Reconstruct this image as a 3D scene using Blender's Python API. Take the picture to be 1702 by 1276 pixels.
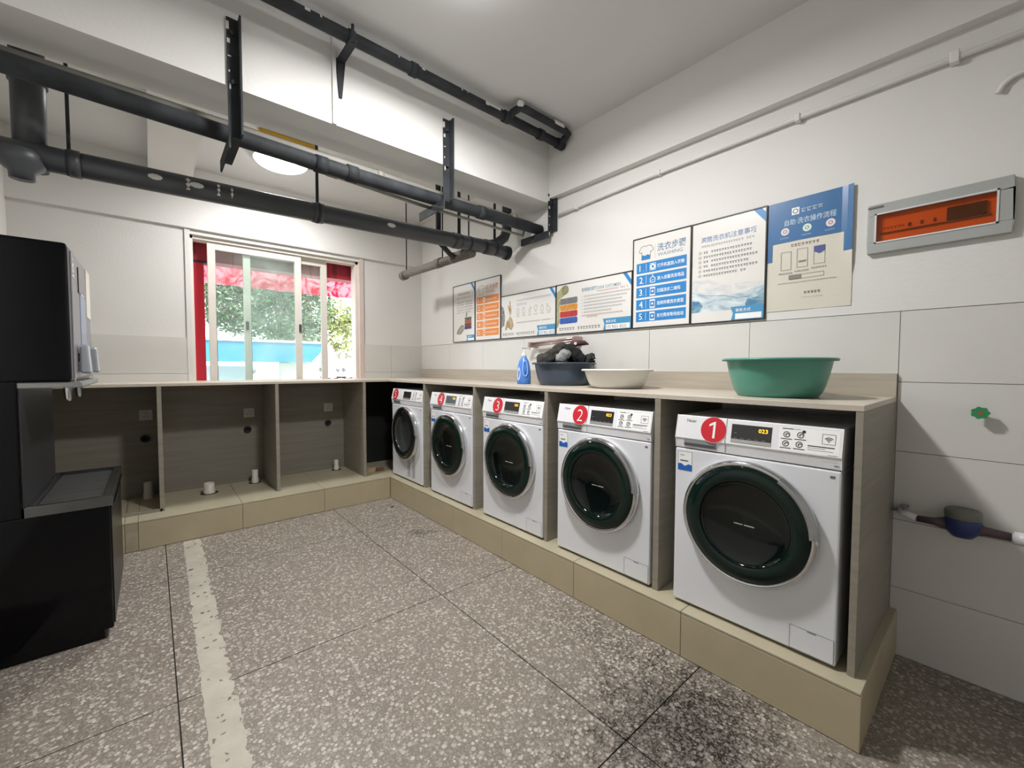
import bpy, bmesh, math, random
from mathutils import Matrix, Vector, noise as mnoise
for o in list(bpy.data.objects): bpy.data.objects.remove(o)
SC = bpy.context.scene
COL = SC.collection
PI = math.pi
ZC = 1.1354   # worktop height
# ------------------------------------------------------------------ camera, sky, sun, exposure
_yaw, _pit, _rol = 0.7109, 0.0403, 0.0025
_fw = Vector((math.sin(_yaw)*math.cos(_pit), math.cos(_yaw)*math.cos(_pit), -math.sin(_pit)))
_r = _fw.cross(Vector((0, 0, 1))).normalized(); _u = _r.cross(_fw)
_r2 = _r*math.cos(_rol) + _u*math.sin(_rol); _u2 = -_r*math.sin(_rol) + _u*math.cos(_rol)
cd = bpy.data.cameras.new('camera'); cam = bpy.data.objects.new('camera', cd); COL.objects.link(cam)
cd.sensor_width = 36.0; cd.lens = 695.92*36/1702; cd.clip_start = 0.02; cd.clip_end = 300
_m = Matrix((_r2, _u2, -_fw)).transposed().to_4x4(); _m.translation = Vector((-2.4578, -4.5128, 1.26))
cam.matrix_world = _m
SC.camera = cam
world = bpy.data.worlds.new('sky'); SC.world = world; world.use_nodes = True
_bg = world.node_tree.nodes['Background']; _bg.inputs[0].default_value = (0.86, 0.93, 1.0, 1); _bg.inputs[1].default_value = 2.9
sl = bpy.data.lights.new('sun', 'SUN'); sl.energy = 5.0; sl.angle = 0.02; sl.color = (1, .95, .87)
so = bpy.data.objects.new('sun', sl); COL.objects.link(so); so.rotation_euler = (math.radians(30), 0, math.radians(-16))
SC.view_settings.view_transform = 'Standard'; SC.view_settings.look = 'None'
SC.view_settings.gamma = 1.0; SC.view_settings.use_curve_mapping = False
SC.view_settings.exposure = 0.30
FRONT_LAMP_W, BACK_LAMP_W = 43.0, 20.0      # light leaving the flat bottom of each lamp
FRONT_DOME, BACK_DOME = 25.0, 12.0            # radiance of each lamp's domed diffuser

# ------------------------------------------------------------------ helpers
def lin(c):
    if isinstance(c, str):
        c = tuple(int(c[i:i+2], 16)/255 for i in (0, 2, 4))
    return tuple((x/12.92 if x <= .04045 else ((x+.055)/1.055)**2.4) for x in c)

_mats = {}
def M(name, col, rough=.5, metal=0., spec=.5, noise=None, bump=None, coat=0., emis=None, alpha=1., trans=0., stretch=None, sss=0.):
    if name in _mats: return _mats[name]
    m = bpy.data.materials.new(name); m.use_nodes = True
    nt = m.node_tree; b = nt.nodes['Principled BSDF']; L = nt.links.new
    c = lin(col)
    b.inputs['Base Color'].default_value = (*c, 1); b.inputs['Roughness'].default_value = rough
    b.inputs['Metallic'].default_value = metal; b.inputs['Specular IOR Level'].default_value = spec
    b.inputs['Coat Weight'].default_value = coat; b.inputs['Alpha'].default_value = alpha
    b.inputs['Transmission Weight'].default_value = trans
    if emis:
        b.inputs['Emission Color'].default_value = (*lin(emis[0]), 1); b.inputs['Emission Strength'].default_value = emis[1]
    if noise or bump:
        tc = nt.nodes.new('ShaderNodeTexCoord'); src = tc.outputs['Object']
        if stretch:
            mp = nt.nodes.new('ShaderNodeMapping'); mp.inputs['Scale'].default_value = stretch
            L(src, mp.inputs['Vector']); src = mp.outputs['Vector']
    if noise:
        n = nt.nodes.new('ShaderNodeTexNoise'); n.inputs['Scale'].default_value = noise[0]; n.inputs['Detail'].default_value = 6
        L(src, n.inputs['Vector'])
        r = nt.nodes.new('ShaderNodeValToRGB'); a = noise[1]
        r.color_ramp.elements[0].position = .3; r.color_ramp.elements[1].position = .7
        r.color_ramp.elements[0].color = (*[max(0, x*(1-a)) for x in c], 1); r.color_ramp.elements[1].color = (*[min(1, x*(1+a)) for x in c], 1)
        L(n.outputs['Fac'], r.inputs['Fac']); L(r.outputs['Color'], b.inputs['Base Color'])
    if bump:
        n2 = nt.nodes.new('ShaderNodeTexNoise'); n2.inputs['Scale'].default_value = bump[0]; n2.inputs['Detail'].default_value = 4
        L(src, n2.inputs['Vector'])
        bp = nt.nodes.new('ShaderNodeBump'); bp.inputs['Strength'].default_value = bump[1]; bp.inputs['Distance'].default_value = .01
        L(n2.outputs['Fac'], bp.inputs['Height']); L(bp.outputs['Normal'], b.inputs['Normal'])
    _mats[name] = m
    return m

class MB:
    def __init__(self, off=(0, 0, 0)):
        self.v = []; self.f = []; self.s = []; self.off = off
    def add(self, vs, fs, smooth=False):
        k = len(self.v); self.v += [tuple(p) for p in vs]
        for f in fs: self.f.append([i+k for i in f]); self.s.append(smooth)
        return self
    def box(self, x0, x1, y0, y1, z0, z1):
        x0, x1 = min(x0, x1), max(x0, x1); y0, y1 = min(y0, y1), max(y0, y1); z0, z1 = min(z0, z1), max(z0, z1)
        return self.add([(x0,y0,z0),(x1,y0,z0),(x1,y1,z0),(x0,y1,z0),(x0,y0,z1),(x1,y0,z1),(x1,y1,z1),(x0,y1,z1)],
                        [(0,3,2,1),(4,5,6,7),(0,1,5,4),(1,2,6,5),(2,3,7,6),(3,0,4,7)])
    def hexa(self, p):   # 8 points, bottom ring then top ring
        return self.add(p, [(0,3,2,1),(4,5,6,7),(0,1,5,4),(1,2,6,5),(2,3,7,6),(3,0,4,7)])
    def tube(self, pts, r, n=12, cap=True):
        P = [Vector(p) for p in pts]; R = r if isinstance(r, (list, tuple)) else [r]*len(P)
        t = (P[1]-P[0]).normalized(); up = Vector((0,0,1)) if abs(t.z) < .9 else Vector((1,0,0))
        a = t.cross(up).normalized(); vs = []; fs = []
        for i, p in enumerate(P):
            if i == 0: t = (P[1]-P[0]).normalized()
            elif i == len(P)-1: t = (P[i]-P[i-1]).normalized()
            else: t = ((P[i]-P[i-1]).normalized()+(P[i+1]-P[i]).normalized()).normalized()
            a = (a - t*a.dot(t)).normalized(); b = t.cross(a)
            for k in range(n):
                q = 2*PI*k/n; vs.append(p+(a*math.cos(q)+b*math.sin(q))*R[i])
        for i in range(len(P)-1):
            for k in range(n):
                fs.append((i*n+k, i*n+(k+1)%n, (i+1)*n+(k+1)%n, (i+1)*n+k))
        self.add(vs, fs, True)
        if cap:
            j = (len(P)-1)*n
            self.add(vs[:n], [tuple(range(n))[::-1]]); self.add(vs[j:], [tuple(range(n))])
        return self
    def lathe(self, prof, c=(0,0,0), ax='z', n=40, smooth=True, a0=0, a1=2*PI, sy=1.):
        full = abs(a1-a0-2*PI) < 1e-6; m = n if full else n+1
        vs = []; fs = []
        for (r, h) in prof:
            for k in range(m):
                q = a0+(a1-a0)*k/n; ca, sa = r*math.cos(q), r*math.sin(q)*sy
                if ax == 'z': vs.append((c[0]+ca, c[1]+sa, c[2]+h))
                elif ax == 'x': vs.append((c[0]-h, c[1]-ca, c[2]+sa))     # faces -x, u to -y
                else: vs.append((c[0]+ca, c[1]+h, c[2]+sa))
        for i in range(len(prof)-1):
            for k in range(n if full else n):
                k2 = (k+1) % m if full else k+1
                fs.append((i*m+k, i*m+k2, (i+1)*m+k2, (i+1)*m+k))
        return self.add(vs, fs, smooth)
    def poly(self, fr, pts, h=0.0):
        vs = [fr(u, v, h) for u, v in pts]; return self.add(vs, [tuple(range(len(vs)))])
    def rect(self, fr, u0, v0, u1, v1, h=0.0):
        return self.poly(fr, [(u0,v0),(u1,v0),(u1,v1),(u0,v1)], h)
    def disc(self, fr, u, v, r, h=0.0, n=32, rv=None):
        return self.poly(fr, [(u+r*math.cos(2*PI*k/n), v+(rv or r)*math.sin(2*PI*k/n)) for k in range(n)], h)
    def ring(self, fr, u, v, r, w, h=0.0, n=28, a0=0, a1=2*PI):
        for k in range(n):
            p, q = a0+(a1-a0)*k/n, a0+(a1-a0)*(k+1)/n
            self.poly(fr, [(u+r*math.cos(p), v+r*math.sin(p)), (u+r*math.cos(q), v+r*math.sin(q)),
                           (u+(r-w)*math.cos(q), v+(r-w)*math.sin(q)), (u+(r-w)*math.cos(p), v+(r-w)*math.sin(p))], h)
        return self
    def slab(self, fr, u0, v0, u1, v1, h0, h1):
        p = [fr(u0,v0,h0), fr(u1,v0,h0), fr(u1,v1,h0), fr(u0,v1,h0), fr(u0,v0,h1), fr(u1,v0,h1), fr(u1,v1,h1), fr(u0,v1,h1)]
        return self.hexa(p)
    def line(self, fr, pts, w, h=0.0):
        for (a, b), (c, d) in zip(pts, pts[1:]):
            l = math.hypot(c-a, d-b) or 1; nx, ny = -(d-b)/l*w/2, (c-a)/l*w/2
            self.poly(fr, [(a+nx,b+ny),(a-nx,b-ny),(c-nx,d-ny),(c+nx,d+ny)], h)
        return self
    def text(self, fr, s, size, u, v, h=0.0, align='l', bold=0.0, sx=1.0, rot=0.0):
        vs, fs, w = glyphs(s, bold); w *= size*sx
        o = -w/2 if align == 'c' else (-w if align == 'r' else 0)
        c, sn = math.cos(rot), math.sin(rot); P = []
        for x, y in vs:
            a, b = o+x*size*sx, y*size; P.append(fr(u+a*c-b*sn, v+a*sn+b*c, h))
        return self.add(P, fs)
    def blocks(self, fr, u0, v, w, ch, h, rng, gap=.12):   # a row of tiny unreadable characters
        u = u0
        while u < u0+w-ch*.8:
            if rng.random() > gap:
                k = rng.random()
                self.rect(fr, u, v+ch*.62, u+ch*.8, v+ch*.8, h); self.rect(fr, u+ch*.1, v+ch*.2*k, u+ch*.75, v+ch*(.2*k+.16), h)
                self.rect(fr, u+ch*(.1+.4*k), v+ch*.15, u+ch*(.26+.4*k), v+ch*.85, h)
            u += ch
        return self
    def build(self, name, mat, parent=None, bevel=0., seg=2, label=None, cat=None, group=None, kind=None, recalc=True):
        me = bpy.data.meshes.new(name)
        ox, oy, oz = self.off
        me.from_pydata([(x-ox, y-oy, z-oz) for x, y, z in self.v], [], self.f)
        me.polygons.foreach_set('use_smooth', self.s)
        if bevel or recalc:
            bm = bmesh.new(); bm.from_mesh(me)
            if any(self.s) or bevel: bmesh.ops.remove_doubles(bm, verts=bm.verts, dist=1e-5)
            if bevel:
                ed = [e for e in bm.edges if len(e.link_faces) == 2 and e.calc_face_angle(0) > .5]
                bmesh.ops.bevel(bm, geom=ed, offset=bevel, segments=seg, affect='EDGES', profile=.5, clamp_overlap=True)
            if recalc: bmesh.ops.recalc_face_normals(bm, faces=bm.faces)
            bm.to_mesh(me); bm.free()
        me.materials.append(mat)
        o = bpy.data.objects.new(name, me); COL.objects.link(o)
        if parent is not None: o.parent = parent
        else: o.location = self.off
        tag(o, label, cat, group, kind)
        return o

def tag(o, label=None, cat=None, group=None, kind=None):
    if label: o['label'] = label
    if cat: o['category'] = cat
    if group: o['group'] = group
    if kind: o['kind'] = kind
    return o
def thing(name, loc, label, cat, group=None, kind=None):
    o = bpy.data.objects.new(name, None); COL.objects.link(o); o.location = loc; o.empty_display_size = .1
    return tag(o, label, cat, group, kind)
def copy_tree(o, parent=None):
    c = o.copy(); COL.objects.link(c)
    if parent is not None: c.parent = parent
    for ch in list(o.children): copy_tree(ch, c)
    return c
_gl = {}
def glyphs(s, bold=0.0):
    if (s, bold) in _gl: return _gl[(s, bold)]
    cu = bpy.data.curves.new('t', 'FONT'); cu.body = s; cu.offset = bold; cu.resolution_u = 2
    o = bpy.data.objects.new('t', cu); COL.objects.link(o)
    bpy.context.view_layer.update()
    me = bpy.data.meshes.new_from_object(o.evaluated_get(bpy.context.evaluated_depsgraph_get()))
    vs = [(v.co.x, v.co.y) for v in me.vertices]; fs = [tuple(p.vertices) for p in me.polygons]
    x0 = min(v[0] for v in vs); w = max(v[0] for v in vs)-x0
    vs = [(a-x0, b) for a, b in vs]
    bpy.data.objects.remove(o); bpy.data.curves.remove(cu); bpy.data.meshes.remove(me)
    _gl[(s, bold)] = (vs, fs, w)
    return _gl[(s, bold)]
def wall_frame(y0, z0, x0=0.0):          # print on the right wall: u runs towards the viewer (-y), v up, h out of the wall (-x)
    return lambda u, v, h: (x0-h, y0-u, z0+v)

# ------------------------------------------------------------------ materials
PAINT = M('white_wall_paint', 'DFDEDB', .75, noise=(1.4, .025), bump=(60, .08))
CEIL = M('ceiling_paint', 'D6D6D5', .8, noise=(1.1, .03), bump=(50, .06))
TILE = M('white_wall_tile', 'D6D5D1', .22, spec=.5, noise=(2.5, .03))
GROUT = M('tile_grout', '8C877D', .9)
LAM = M('grey_wood_laminate', '8F897C', .5, noise=(5, .10), stretch=(.5, .5, 9), bump=(14, .04))
LAMTOP = M('worktop_laminate', 'C3BAAC', .38, noise=(5, .07), stretch=(9, .6, 9))
PLT = M('plinth_tile_olive_beige', 'B5A98D', .35, noise=(6, .05))
PLTOP = M('plinth_top_tile', 'AFA78F', .4, noise=(4, .06))
STEELB = M('black_painted_steel', '34373A', .68, spec=.22, noise=(9, .35), bump=(30, .15))
PIPEB = M('dark_grey_drain_plastic', '43464A', .42, noise=(3, .12))
PIPEG = M('grey_painted_pipe', '8D8A83', .55, noise=(6, .15))
PIPEG2 = M('dusty_grey_pipe', '6F6A63', .6, noise=(10, .18))
WPAINTDRIP = M('white_paint_drip', 'D8D7D2', .6, noise=(8, .05))
WHITEPL = M('white_plastic', 'D9DADC', .35, noise=(3, .015))
MACH = M('white_enamel', 'DFE1E6', .28, coat=.3, noise=(2, .01))
MACHP = M('white_control_panel', 'E6E7EA', .3, noise=(2, .01))
CHROME = M('chrome', 'D5D6D8', .12, metal=1.0, noise=(4, .04))
DOORG = M('dark_green_door_glass', '0E211C', .05, spec=.32, noise=(2, .2))
DOORB = M('dark_door_bowl', '0A1211', .06, spec=.4, noise=(3, .3))
BLACK = M('black_plastic', '15171A', .35, noise=(5, .1))
GREYPL = M('grey_plastic', '8E9094', .45, noise=(5, .05))
RED = M('red_sticker', 'C8202E', .4, noise=(3, .03))
WPRINT = M('white_print', 'F2F2F2', .5, noise=(3, .01))
KPRINT = M('black_print', '26282B', .5, noise=(3, .02))
GPRINT = M('grey_print', '6B6E73', .5, noise=(3, .02))
DIGIT = M('amber_display_digits', 'FFB400', .5, emis=('FFB81E', 1.6), noise=(3, .01))
BLUEP = M('blue_print', '2F82C4', .4, noise=(3, .03))
ORANGEP = M('orange_print', 'E88A33', .4, noise=(3, .03))
BOARD = M('white_poster_board', 'E2E0DC', .3, coat=.2, noise=(3, .015))
FRAMEB = M('black_frame', '1C1C1E', .4, noise=(4, .1))

# ------------------------------------------------------------------ room shell
def terrazzo():
    m = bpy.data.materials.new('grey_terrazzo'); m.use_nodes = True
    nt = m.node_tree; b = nt.nodes['Principled BSDF']; L = nt.links.new; N = nt.nodes.new
    tc = N('ShaderNodeTexCoord'); src = tc.outputs['Object']
    def chips(scale, lo, hi):
        v = N('ShaderNodeTexVoronoi'); v.inputs['Scale'].default_value = scale; v.inputs['Randomness'].default_value = 1
        L(src, v.inputs['Vector'])
        sep = N('ShaderNodeSeparateColor'); L(v.outputs['Color'], sep.inputs[0])
        th = N('ShaderNodeMapRange'); th.inputs[3].default_value = lo; th.inputs[4].default_value = hi
        L(sep.outputs[0], th.inputs[0])
        s = N('ShaderNodeMath'); s.operation = 'LESS_THAN'; L(v.outputs['Distance'], s.inputs[0]); L(th.outputs[0], s.inputs[1])
        return s.outputs[0], sep.outputs[1]
    base = N('ShaderNodeTexNoise'); base.inputs['Scale'].default_value = 1.6; base.inputs['Detail'].default_value = 5; L(src, base.inputs['Vector'])
    br = N('ShaderNodeValToRGB'); L(base.outputs['Fac'], br.inputs['Fac'])
    br.color_ramp.elements[0].position = .35; br.color_ramp.elements[1].position = .65
    br.color_ramp.elements[0].color = (*lin('756D64'), 1); br.color_ramp.elements[1].color = (*lin('827A70'), 1)
    col = br.outputs['Color']
    # dark grime: one ragged patch by the nearest machine, small one at the far end
    def patch(cx, cy, rx, ry, amt, prev):
        mp = N('ShaderNodeMapping'); mp.vector_type = 'TEXTURE'; mp.inputs['Location'].default_value = (cx, cy, 0); mp.inputs['Scale'].default_value = (rx, ry, 1)
        L(src, mp.inputs['Vector'])
        ln = N('ShaderNodeVectorMath'); ln.operation = 'LENGTH'; L(mp.outputs['Vector'], ln.inputs[0])
        nz = N('ShaderNodeTexNoise'); nz.inputs['Scale'].default_value = 13; nz.inputs['Detail'].default_value = 8; nz.inputs['Roughness'].default_value = .7; L(src, nz.inputs['Vector'])
        a = N('ShaderNodeMath'); a.operation = 'MULTIPLY_ADD'; a.inputs[1].default_value = 2.6; L(nz.outputs['Fac'], a.inputs[0]); L(ln.outputs['Value'], a.inputs[2])
        r = N('ShaderNodeMapRange'); r.inputs[1].default_value = 1.45; r.inputs[2].default_value = 2.3; r.inputs[3].default_value = amt; r.inputs[4].default_value = 0; L(a.outputs[0], r.inputs[0])
        mx = N('ShaderNodeMixRGB'); L(r.outputs[0], mx.inputs[0]); L(prev, mx.inputs[1]); mx.inputs[2].default_value = (*lin('1C1815'), 1)
        return mx.outputs[0]
    col = patch(-1.08, -3.85, .5, .42, .95, col)
    col = patch(-.93, -1.68, .13, .13, .7, col)
    col = patch(-.86, -3.35, .22, .5, .6, col)
    for sc, lo, hi, c0, c1 in ((150, .34, .64, '7D756C', '9C948B'), (72, .2, .62, '857D74', 'C2BBB1')):
        fac, rnd = chips(sc, lo, hi)
        cr = N('ShaderNodeValToRGB'); cr.color_ramp.elements[0].color = (*lin(c0), 1); cr.color_ramp.elements[1].color = (*lin(c1), 1); L(rnd, cr.inputs['Fac'])
        mx = N('ShaderNodeMixRGB'); L(fac, mx.inputs[0]); L(col, mx.inputs[1]); L(cr.outputs['Color'], mx.inputs[2]); col = mx.outputs[0]
    col = patch(-1.08, -3.85, .45, .36, .6, col)
    col = patch(-.93, -1.68, .1, .1, .35, col)
    L(col, b.inputs['Base Color']); b.inputs['Roughness'].default_value = .42; b.inputs['Specular IOR Level'].default_value = .4
    return m
TERR = terrazzo()
fl = MB().box(-3.3, .2, -5.8, .2, -.12, -.006).build('floor', M('dark_floor_joint', '3B3733', .9, noise=(9, .2)), kind='structure', label='grey terrazzo floor cast in large slabs with thin dark joints')
xs = [.0, -.13, -1.271, -2.412, -3.2]; ys = [.0, -.2, -1.365, -2.541, -3.731, -4.92, -5.7]
for i in range(4):
    for j in range(6):
        g = .0025
        MB().box(xs[i]-g, xs[i+1]+g, ys[j]-g, ys[j+1]+g, -.03, 0).build('floor_slab', TERR, fl)
# right wall: tiled to 1.507 m, painted above
wr = MB()
wr.box(.008, .2, -5.7, .2, -.1, 1.507); wr.box(0, .2, -5.7, .2, 1.507, 3.2)
WR = wr.build('wall_right', PAINT, kind='structure', label='white wall behind the washing machines, tiled below and painted above')
MB().box(.0075, .012, -5.7, 0, 0, 1.507).build('grout_bed', GROUT, WR)
ty = [-.02-.6*k for k in range(0, 11)]
rows = [(-.0, .3), (.3, .6), (.6, .9), (.9, 1.2), (1.2, 1.505)]
ty = [0.0]+[-.02-.6013*k for k in range(1, 10)]+[-5.69]
for a, b in zip(ty, ty[1:]):
    for z0, z1 in rows:
        MB().box(-.001, .008, a-.0012, b+.0012, z0+.0012, z1-.0012).build('wall_tile', TILE, WR)
# back wall with the window opening
WX0, WX1, WZ0, WZ1 = -2.185, -.745, 1.05, 2.385
wb = MB()
wb.box(-3.3, WX0, 0, .18, -.1, 3.2); wb.box(WX1, .008, 0, .18, -.1, 3.2)
wb.box(WX0, WX1, 0, .18, -.1, WZ0); wb.box(WX0, WX1, 0, .18, WZ1, 3.2)
wb.box(-3.2, -.0, -.03, 0, 2.424, 2.99)
WBK = wb.build('wall_back', PAINT, kind='structure', label='white back wall with the sliding window and a shallow lintel step')
for xa, xb in ((-3.19, -2.80), (-2.80, -2.20), (-.70, -.39), (-.39, -.0)):
    for z0, z1 in ((1.118, 1.2), (1.2, 1.505)):
        MB().box(xa+.0012, xb-.0012, -.008, 0, z0+.0012, z1-.0012).build('wall_tile', TILE, WBK)
wl = MB().box(-3.35, -3.194, -5.8, .18, -.1, 3.2).build('wall_left', PAINT, kind='structure', label='white wall on the left behind the drinks dispenser')
wf = MB().box(-3.35, .2, -5.85, -5.7, -.1, 3.2).build('wall_front', PAINT, kind='structure', label='white wall behind the camera')
MB().box(-3.3, .1, -5.8, -2.0, 3.0, 3.2).build('ceiling', CEIL, kind='structure', label='plain grey white ceiling of the front bay')
MB().box(-3.3, .1, -2.0, .1, 2.925, 3.2).build('ceiling', CEIL, kind='structure', label='lower grey white ceiling of the bay by the window')
MB().box(-3.25, .05, -2.157, -1.872, 2.551, 3.1).build('ceiling_beam', PAINT, kind='structure', label='deep white concrete beam spanning the room over the pipes')
MB().box(-2.44, -2.163, -1.9, .0, 2.80, 3.0).build('ceiling_beam', PAINT, kind='structure', label='white beam running from the window wall to the cross beam')
MB().box(-.052, .05, -5.75, -2.10, 2.587, 3.1).build('ceiling_beam', PAINT, kind='structure', label='shallow white beam projecting along the top of the right wall')

# ------------------------------------------------------------------ window
WFR = M('white_window_aluminium', 'DCD8D0', .4, noise=(4, .03))
def glass_mat():
    m = bpy.data.materials.new('hazy_green_window_glass'); m.use_nodes = True
    nt = m.node_tree; N = nt.nodes.new; L = nt.links.new; out = nt.nodes['Material Output']; nt.nodes.remove(nt.nodes['Principled BSDF'])
    t = N('ShaderNodeBsdfTransparent'); t.inputs[0].default_value = (.92, .975, .955, 1)
    d = N('ShaderNodeBsdfDiffuse'); tr = N('ShaderNodeBsdfTranslucent'); d.inputs[0].default_value = (.6, .68, .66, 1); tr.inputs[0].default_value = (.55, .66, .63, 1)
    g = N('ShaderNodeBsdfGlossy'); g.inputs['Roughness'].default_value = .03
    n = N('ShaderNodeTexNoise'); n.inputs['Scale'].default_value = 5; n.inputs['Detail'].default_value = 6
    tc = N('ShaderNodeTexCoord'); L(tc.outputs['Object'], n.inputs['Vector'])
    r = N('ShaderNodeMapRange'); r.inputs[1].default_value = .3; r.inputs[2].default_value = .75; r.inputs[3].default_value = .02; r.inputs[4].default_value = .10; L(n.outputs['Fac'], r.inputs[0])
    a = N('ShaderNodeAddShader'); L(d.outputs[0], a.inputs[0]); L(tr.outputs[0], a.inputs[1])
    m1 = N('ShaderNodeMixShader'); L(r.outputs[0], m1.inputs[0]); L(t.outputs[0], m1.inputs[1]); L(a.outputs[0], m1.inputs[2])
    m2 = N('ShaderNodeMixShader'); m2.inputs[0].default_value = .06; L(m1.outputs[0], m2.inputs[1]); L(g.outputs[0], m2.inputs[2]); L(m2.outputs[0], out.inputs[0])
    return m
GLASS = glass_mat()
WIN = thing('window_1', (-1.465, .09, WZ0), 'white aluminium sliding window with two sashes pushed to the middle', None, kind='structure')
def wpart(mb, name, mat, parent, **k):
    mb.off = (-1.465, .09, WZ0); return mb.build(name, mat, parent, **k)
f = MB(); fx0, fx1, fz0, fz1 = WX0, WX1, WZ0, WZ1
f.box(fx0, fx0+.022, .03, .15, fz0, fz1); f.box(fx1-.03, fx1, .03, .15, fz0, fz1); f.box(fx0, fx1, .03, .15, fz1-.03, fz1); f.box(fx0, fx1, .03, .15, fz0, fz0+.025)
wpart(f, 'window_frame', WFR, WIN, bevel=.002)
for (a, b, y, lx) in ((-2.062, -1.302, .065, -1.32), (-1.79, -1.047, .105, -1.765)):
    s = MB(); w = .058; zt = fz1-.03; zb = fz0+.025
    s.box(a, a+w, y-.014, y+.014, zb, zt); s.box(b-w, b, y-.014, y+.014, zb, zt); s.box(a+w, b-w, y-.014, y+.014, zt-.062, zt); s.box(a+w, b-w, y-.014, y+.014, zb, zb+.05)
    so_ = wpart(s, 'sash', WFR, WIN, bevel=.002)
    p = MB(); p.box(a+w-.005, b-w+.005, y-.003, y+.003, zb+.045, zt-.057); wpart(p, 'pane', GLASS, so_)
    l = MB(); l.box(lx-.012, lx+.012, y-.024, y-.014, 1.60, 1.68); wpart(l, 'latch', M('dark_latch', '4A4B4A', .4, noise=(6, .1)), so_, bevel=.003)
t = MB(); t.box(WX0-.035, WX0+.0005, -.0125, .03, ZC, 2.4235); t.build('trim_1', PAINT, kind='structure', label='white plaster edge on the left of the window')
t = MB(); t.box(WX1-.0005, WX1+.045, -.0125, .03, ZC, 2.4235); t.build('trim_2', M('pinkish_white_trim', 'D6C6BE', .6, noise=(4, .05)), kind='structure', label='pinkish white plaster edge on the right of the window')

# ------------------------------------------------------------------ plinths and cabinets
PH = .203
pr = thing('tiled_plinth', (-.37, -2.2, 0), 'olive beige tiled plinth under the row of washing machines', 'plinth')
def part(mb, name, mat, root, **k):
    top = root
    while top.parent is not None: top = top.parent
    mb.off = tuple(top.location); return mb.build(name, mat, root, **k)
part(MB().box(-.724, -.0015, -4.245, -.0015, 0, PH-.010), 'plinth_core', GROUT, pr)
yj = [-.722, -1.217, -1.825, -2.42, -3.034, -3.645, -4.2565]
for a, b in zip(yj, yj[1:]):
    part(MB().box(-.738, -.724, a-.001, b+.001, .002, PH-.012), 'plinth_tile', PLT, pr, bevel=.0015, seg=1)
    part(MB().box(-.7385, -.0015, a-.0012, b+.0012, PH-.010, PH), 'top_tile', PLTOP, pr, bevel=.0015, seg=1)
part(MB().box(-.7385, -.0015, -.0015, -.7208, PH-.010, PH), 'top_tile', PLTOP, pr)
part(MB().box(-.7385, -.37, -4.2565, -4.245, .002, PH-.012), 'plinth_tile', PLT, pr, bevel=.0015, seg=1)
part(MB().box(-.368, -.0015, -4.2565, -4.245, .002, PH-.012), 'plinth_tile', PLT, pr, bevel=.0015, seg=1)
pb = thing('tiled_plinth', (-1.97, -.36, 0), 'olive beige tiled plinth under the empty bays below the window', 'plinth')
part(MB().box(-3.19, -.7395, -.708, -.0015, 0, PH-.010), 'plinth_core', GROUT, pb)
xj = [-.7395, -1.342, -1.947, -2.552, -2.62, -3.19]
for i, (a, b) in enumerate(zip(xj, xj[1:])):
    part(MB().box(a-.001, b+.001, -.722, -.708, .002, PH-.012), 'plinth_tile', PLT if i != 3 else M('patched_plinth_tile', 'A59A84', .6, noise=(14, .12)), pb, bevel=.0015, seg=1)
    part(MB().box(a-.001, b+.001, -.7225, -.0015, PH-.010, PH), 'top_tile', PLTOP, pb, bevel=.0015, seg=1)


cab = thing('laundry_cabinet', (-.33, -2.2, PH), 'grey wood laminate cabinet frame holding the five machines', 'cabinet')
for y0, th_ in ((-1.247, .026), (-1.993, .026), (-2.733, .028), (-3.464, .030)):
    part(MB().box(-.668, -.002, y0, y0-th_, PH, ZC-.022), 'divider_panel', LAM, cab, bevel=.001, seg=1)
part(MB().box(-.668, -.002, -4.205, -4.2265, PH, ZC-.022), 'end_panel', LAM, cab, bevel=.001, seg=1)
wt = thing('worktop', (-.33, -2.2, ZC-.021), 'light grey wood worktop with upstand above the washing machines', 'worktop')
part(MB().box(-.669, -.0015, -4.2275, -.009, ZC-.021, ZC), 'top_board', LAMTOP, wt, bevel=.0012, seg=1)
part(MB().box(-.018, -.001, -4.2275, -.008, ZC, 1.2365), 'upstand', LAM if False else M('upstand_laminate', 'B5AC9E', .45, noise=(5, .08), stretch=(9, .6, 9)), wt, bevel=.001, seg=1)
cb = thing('laundry_cabinet', (-1.95, -.3, PH), 'grey wood laminate cabinet frame with empty bays under the window', 'cabinet')
for x0 in (-2.434, -1.676, -.932):
    part(MB().box(x0, x0+.026, -.565, -.012, PH, ZC-.022), 'divider_panel', LAM, cb, bevel=.001, seg=1)
VOID = M('void_black', '1B1D1D', .5, noise=(5, .2))  # near-black boards added to stand in for the corner bay's dark open void
part(MB().box(-.905, -.003, -.012, -.002, PH, ZC-.022), 'void_back_board', VOID, cb)
part(MB().box(-.6, -.012, -.60, -.575, PH, ZC-.022), 'void_side_board', VOID, cb)
part(MB().box(-3.19, -.906, -.012, -.001, PH, ZC-.022), 'back_panel', M('bay_back_shaded_laminate', '7C776C', .5, noise=(4, .10), stretch=(.6, 9, 9)), cb)  # panel laminate toned darker, with the unlit bay's shade in its colour
part(MB().box(-3.192, -3.168, -.565, -.012, PH, ZC-.022), 'end_panel', LAM, cb)
wt2 = MB((-1.93, -.28, ZC-.021)).box(-3.192, -.6695, -.566, -.009, ZC-.021, ZC)
wt2.box(WX0+.001, WX1-.001, -.009, .028, ZC-.021, ZC)
wt2.build('worktop', LAMTOP, label='light grey worktop running along under the window', cat='worktop', bevel=.001, seg=1)

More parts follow.
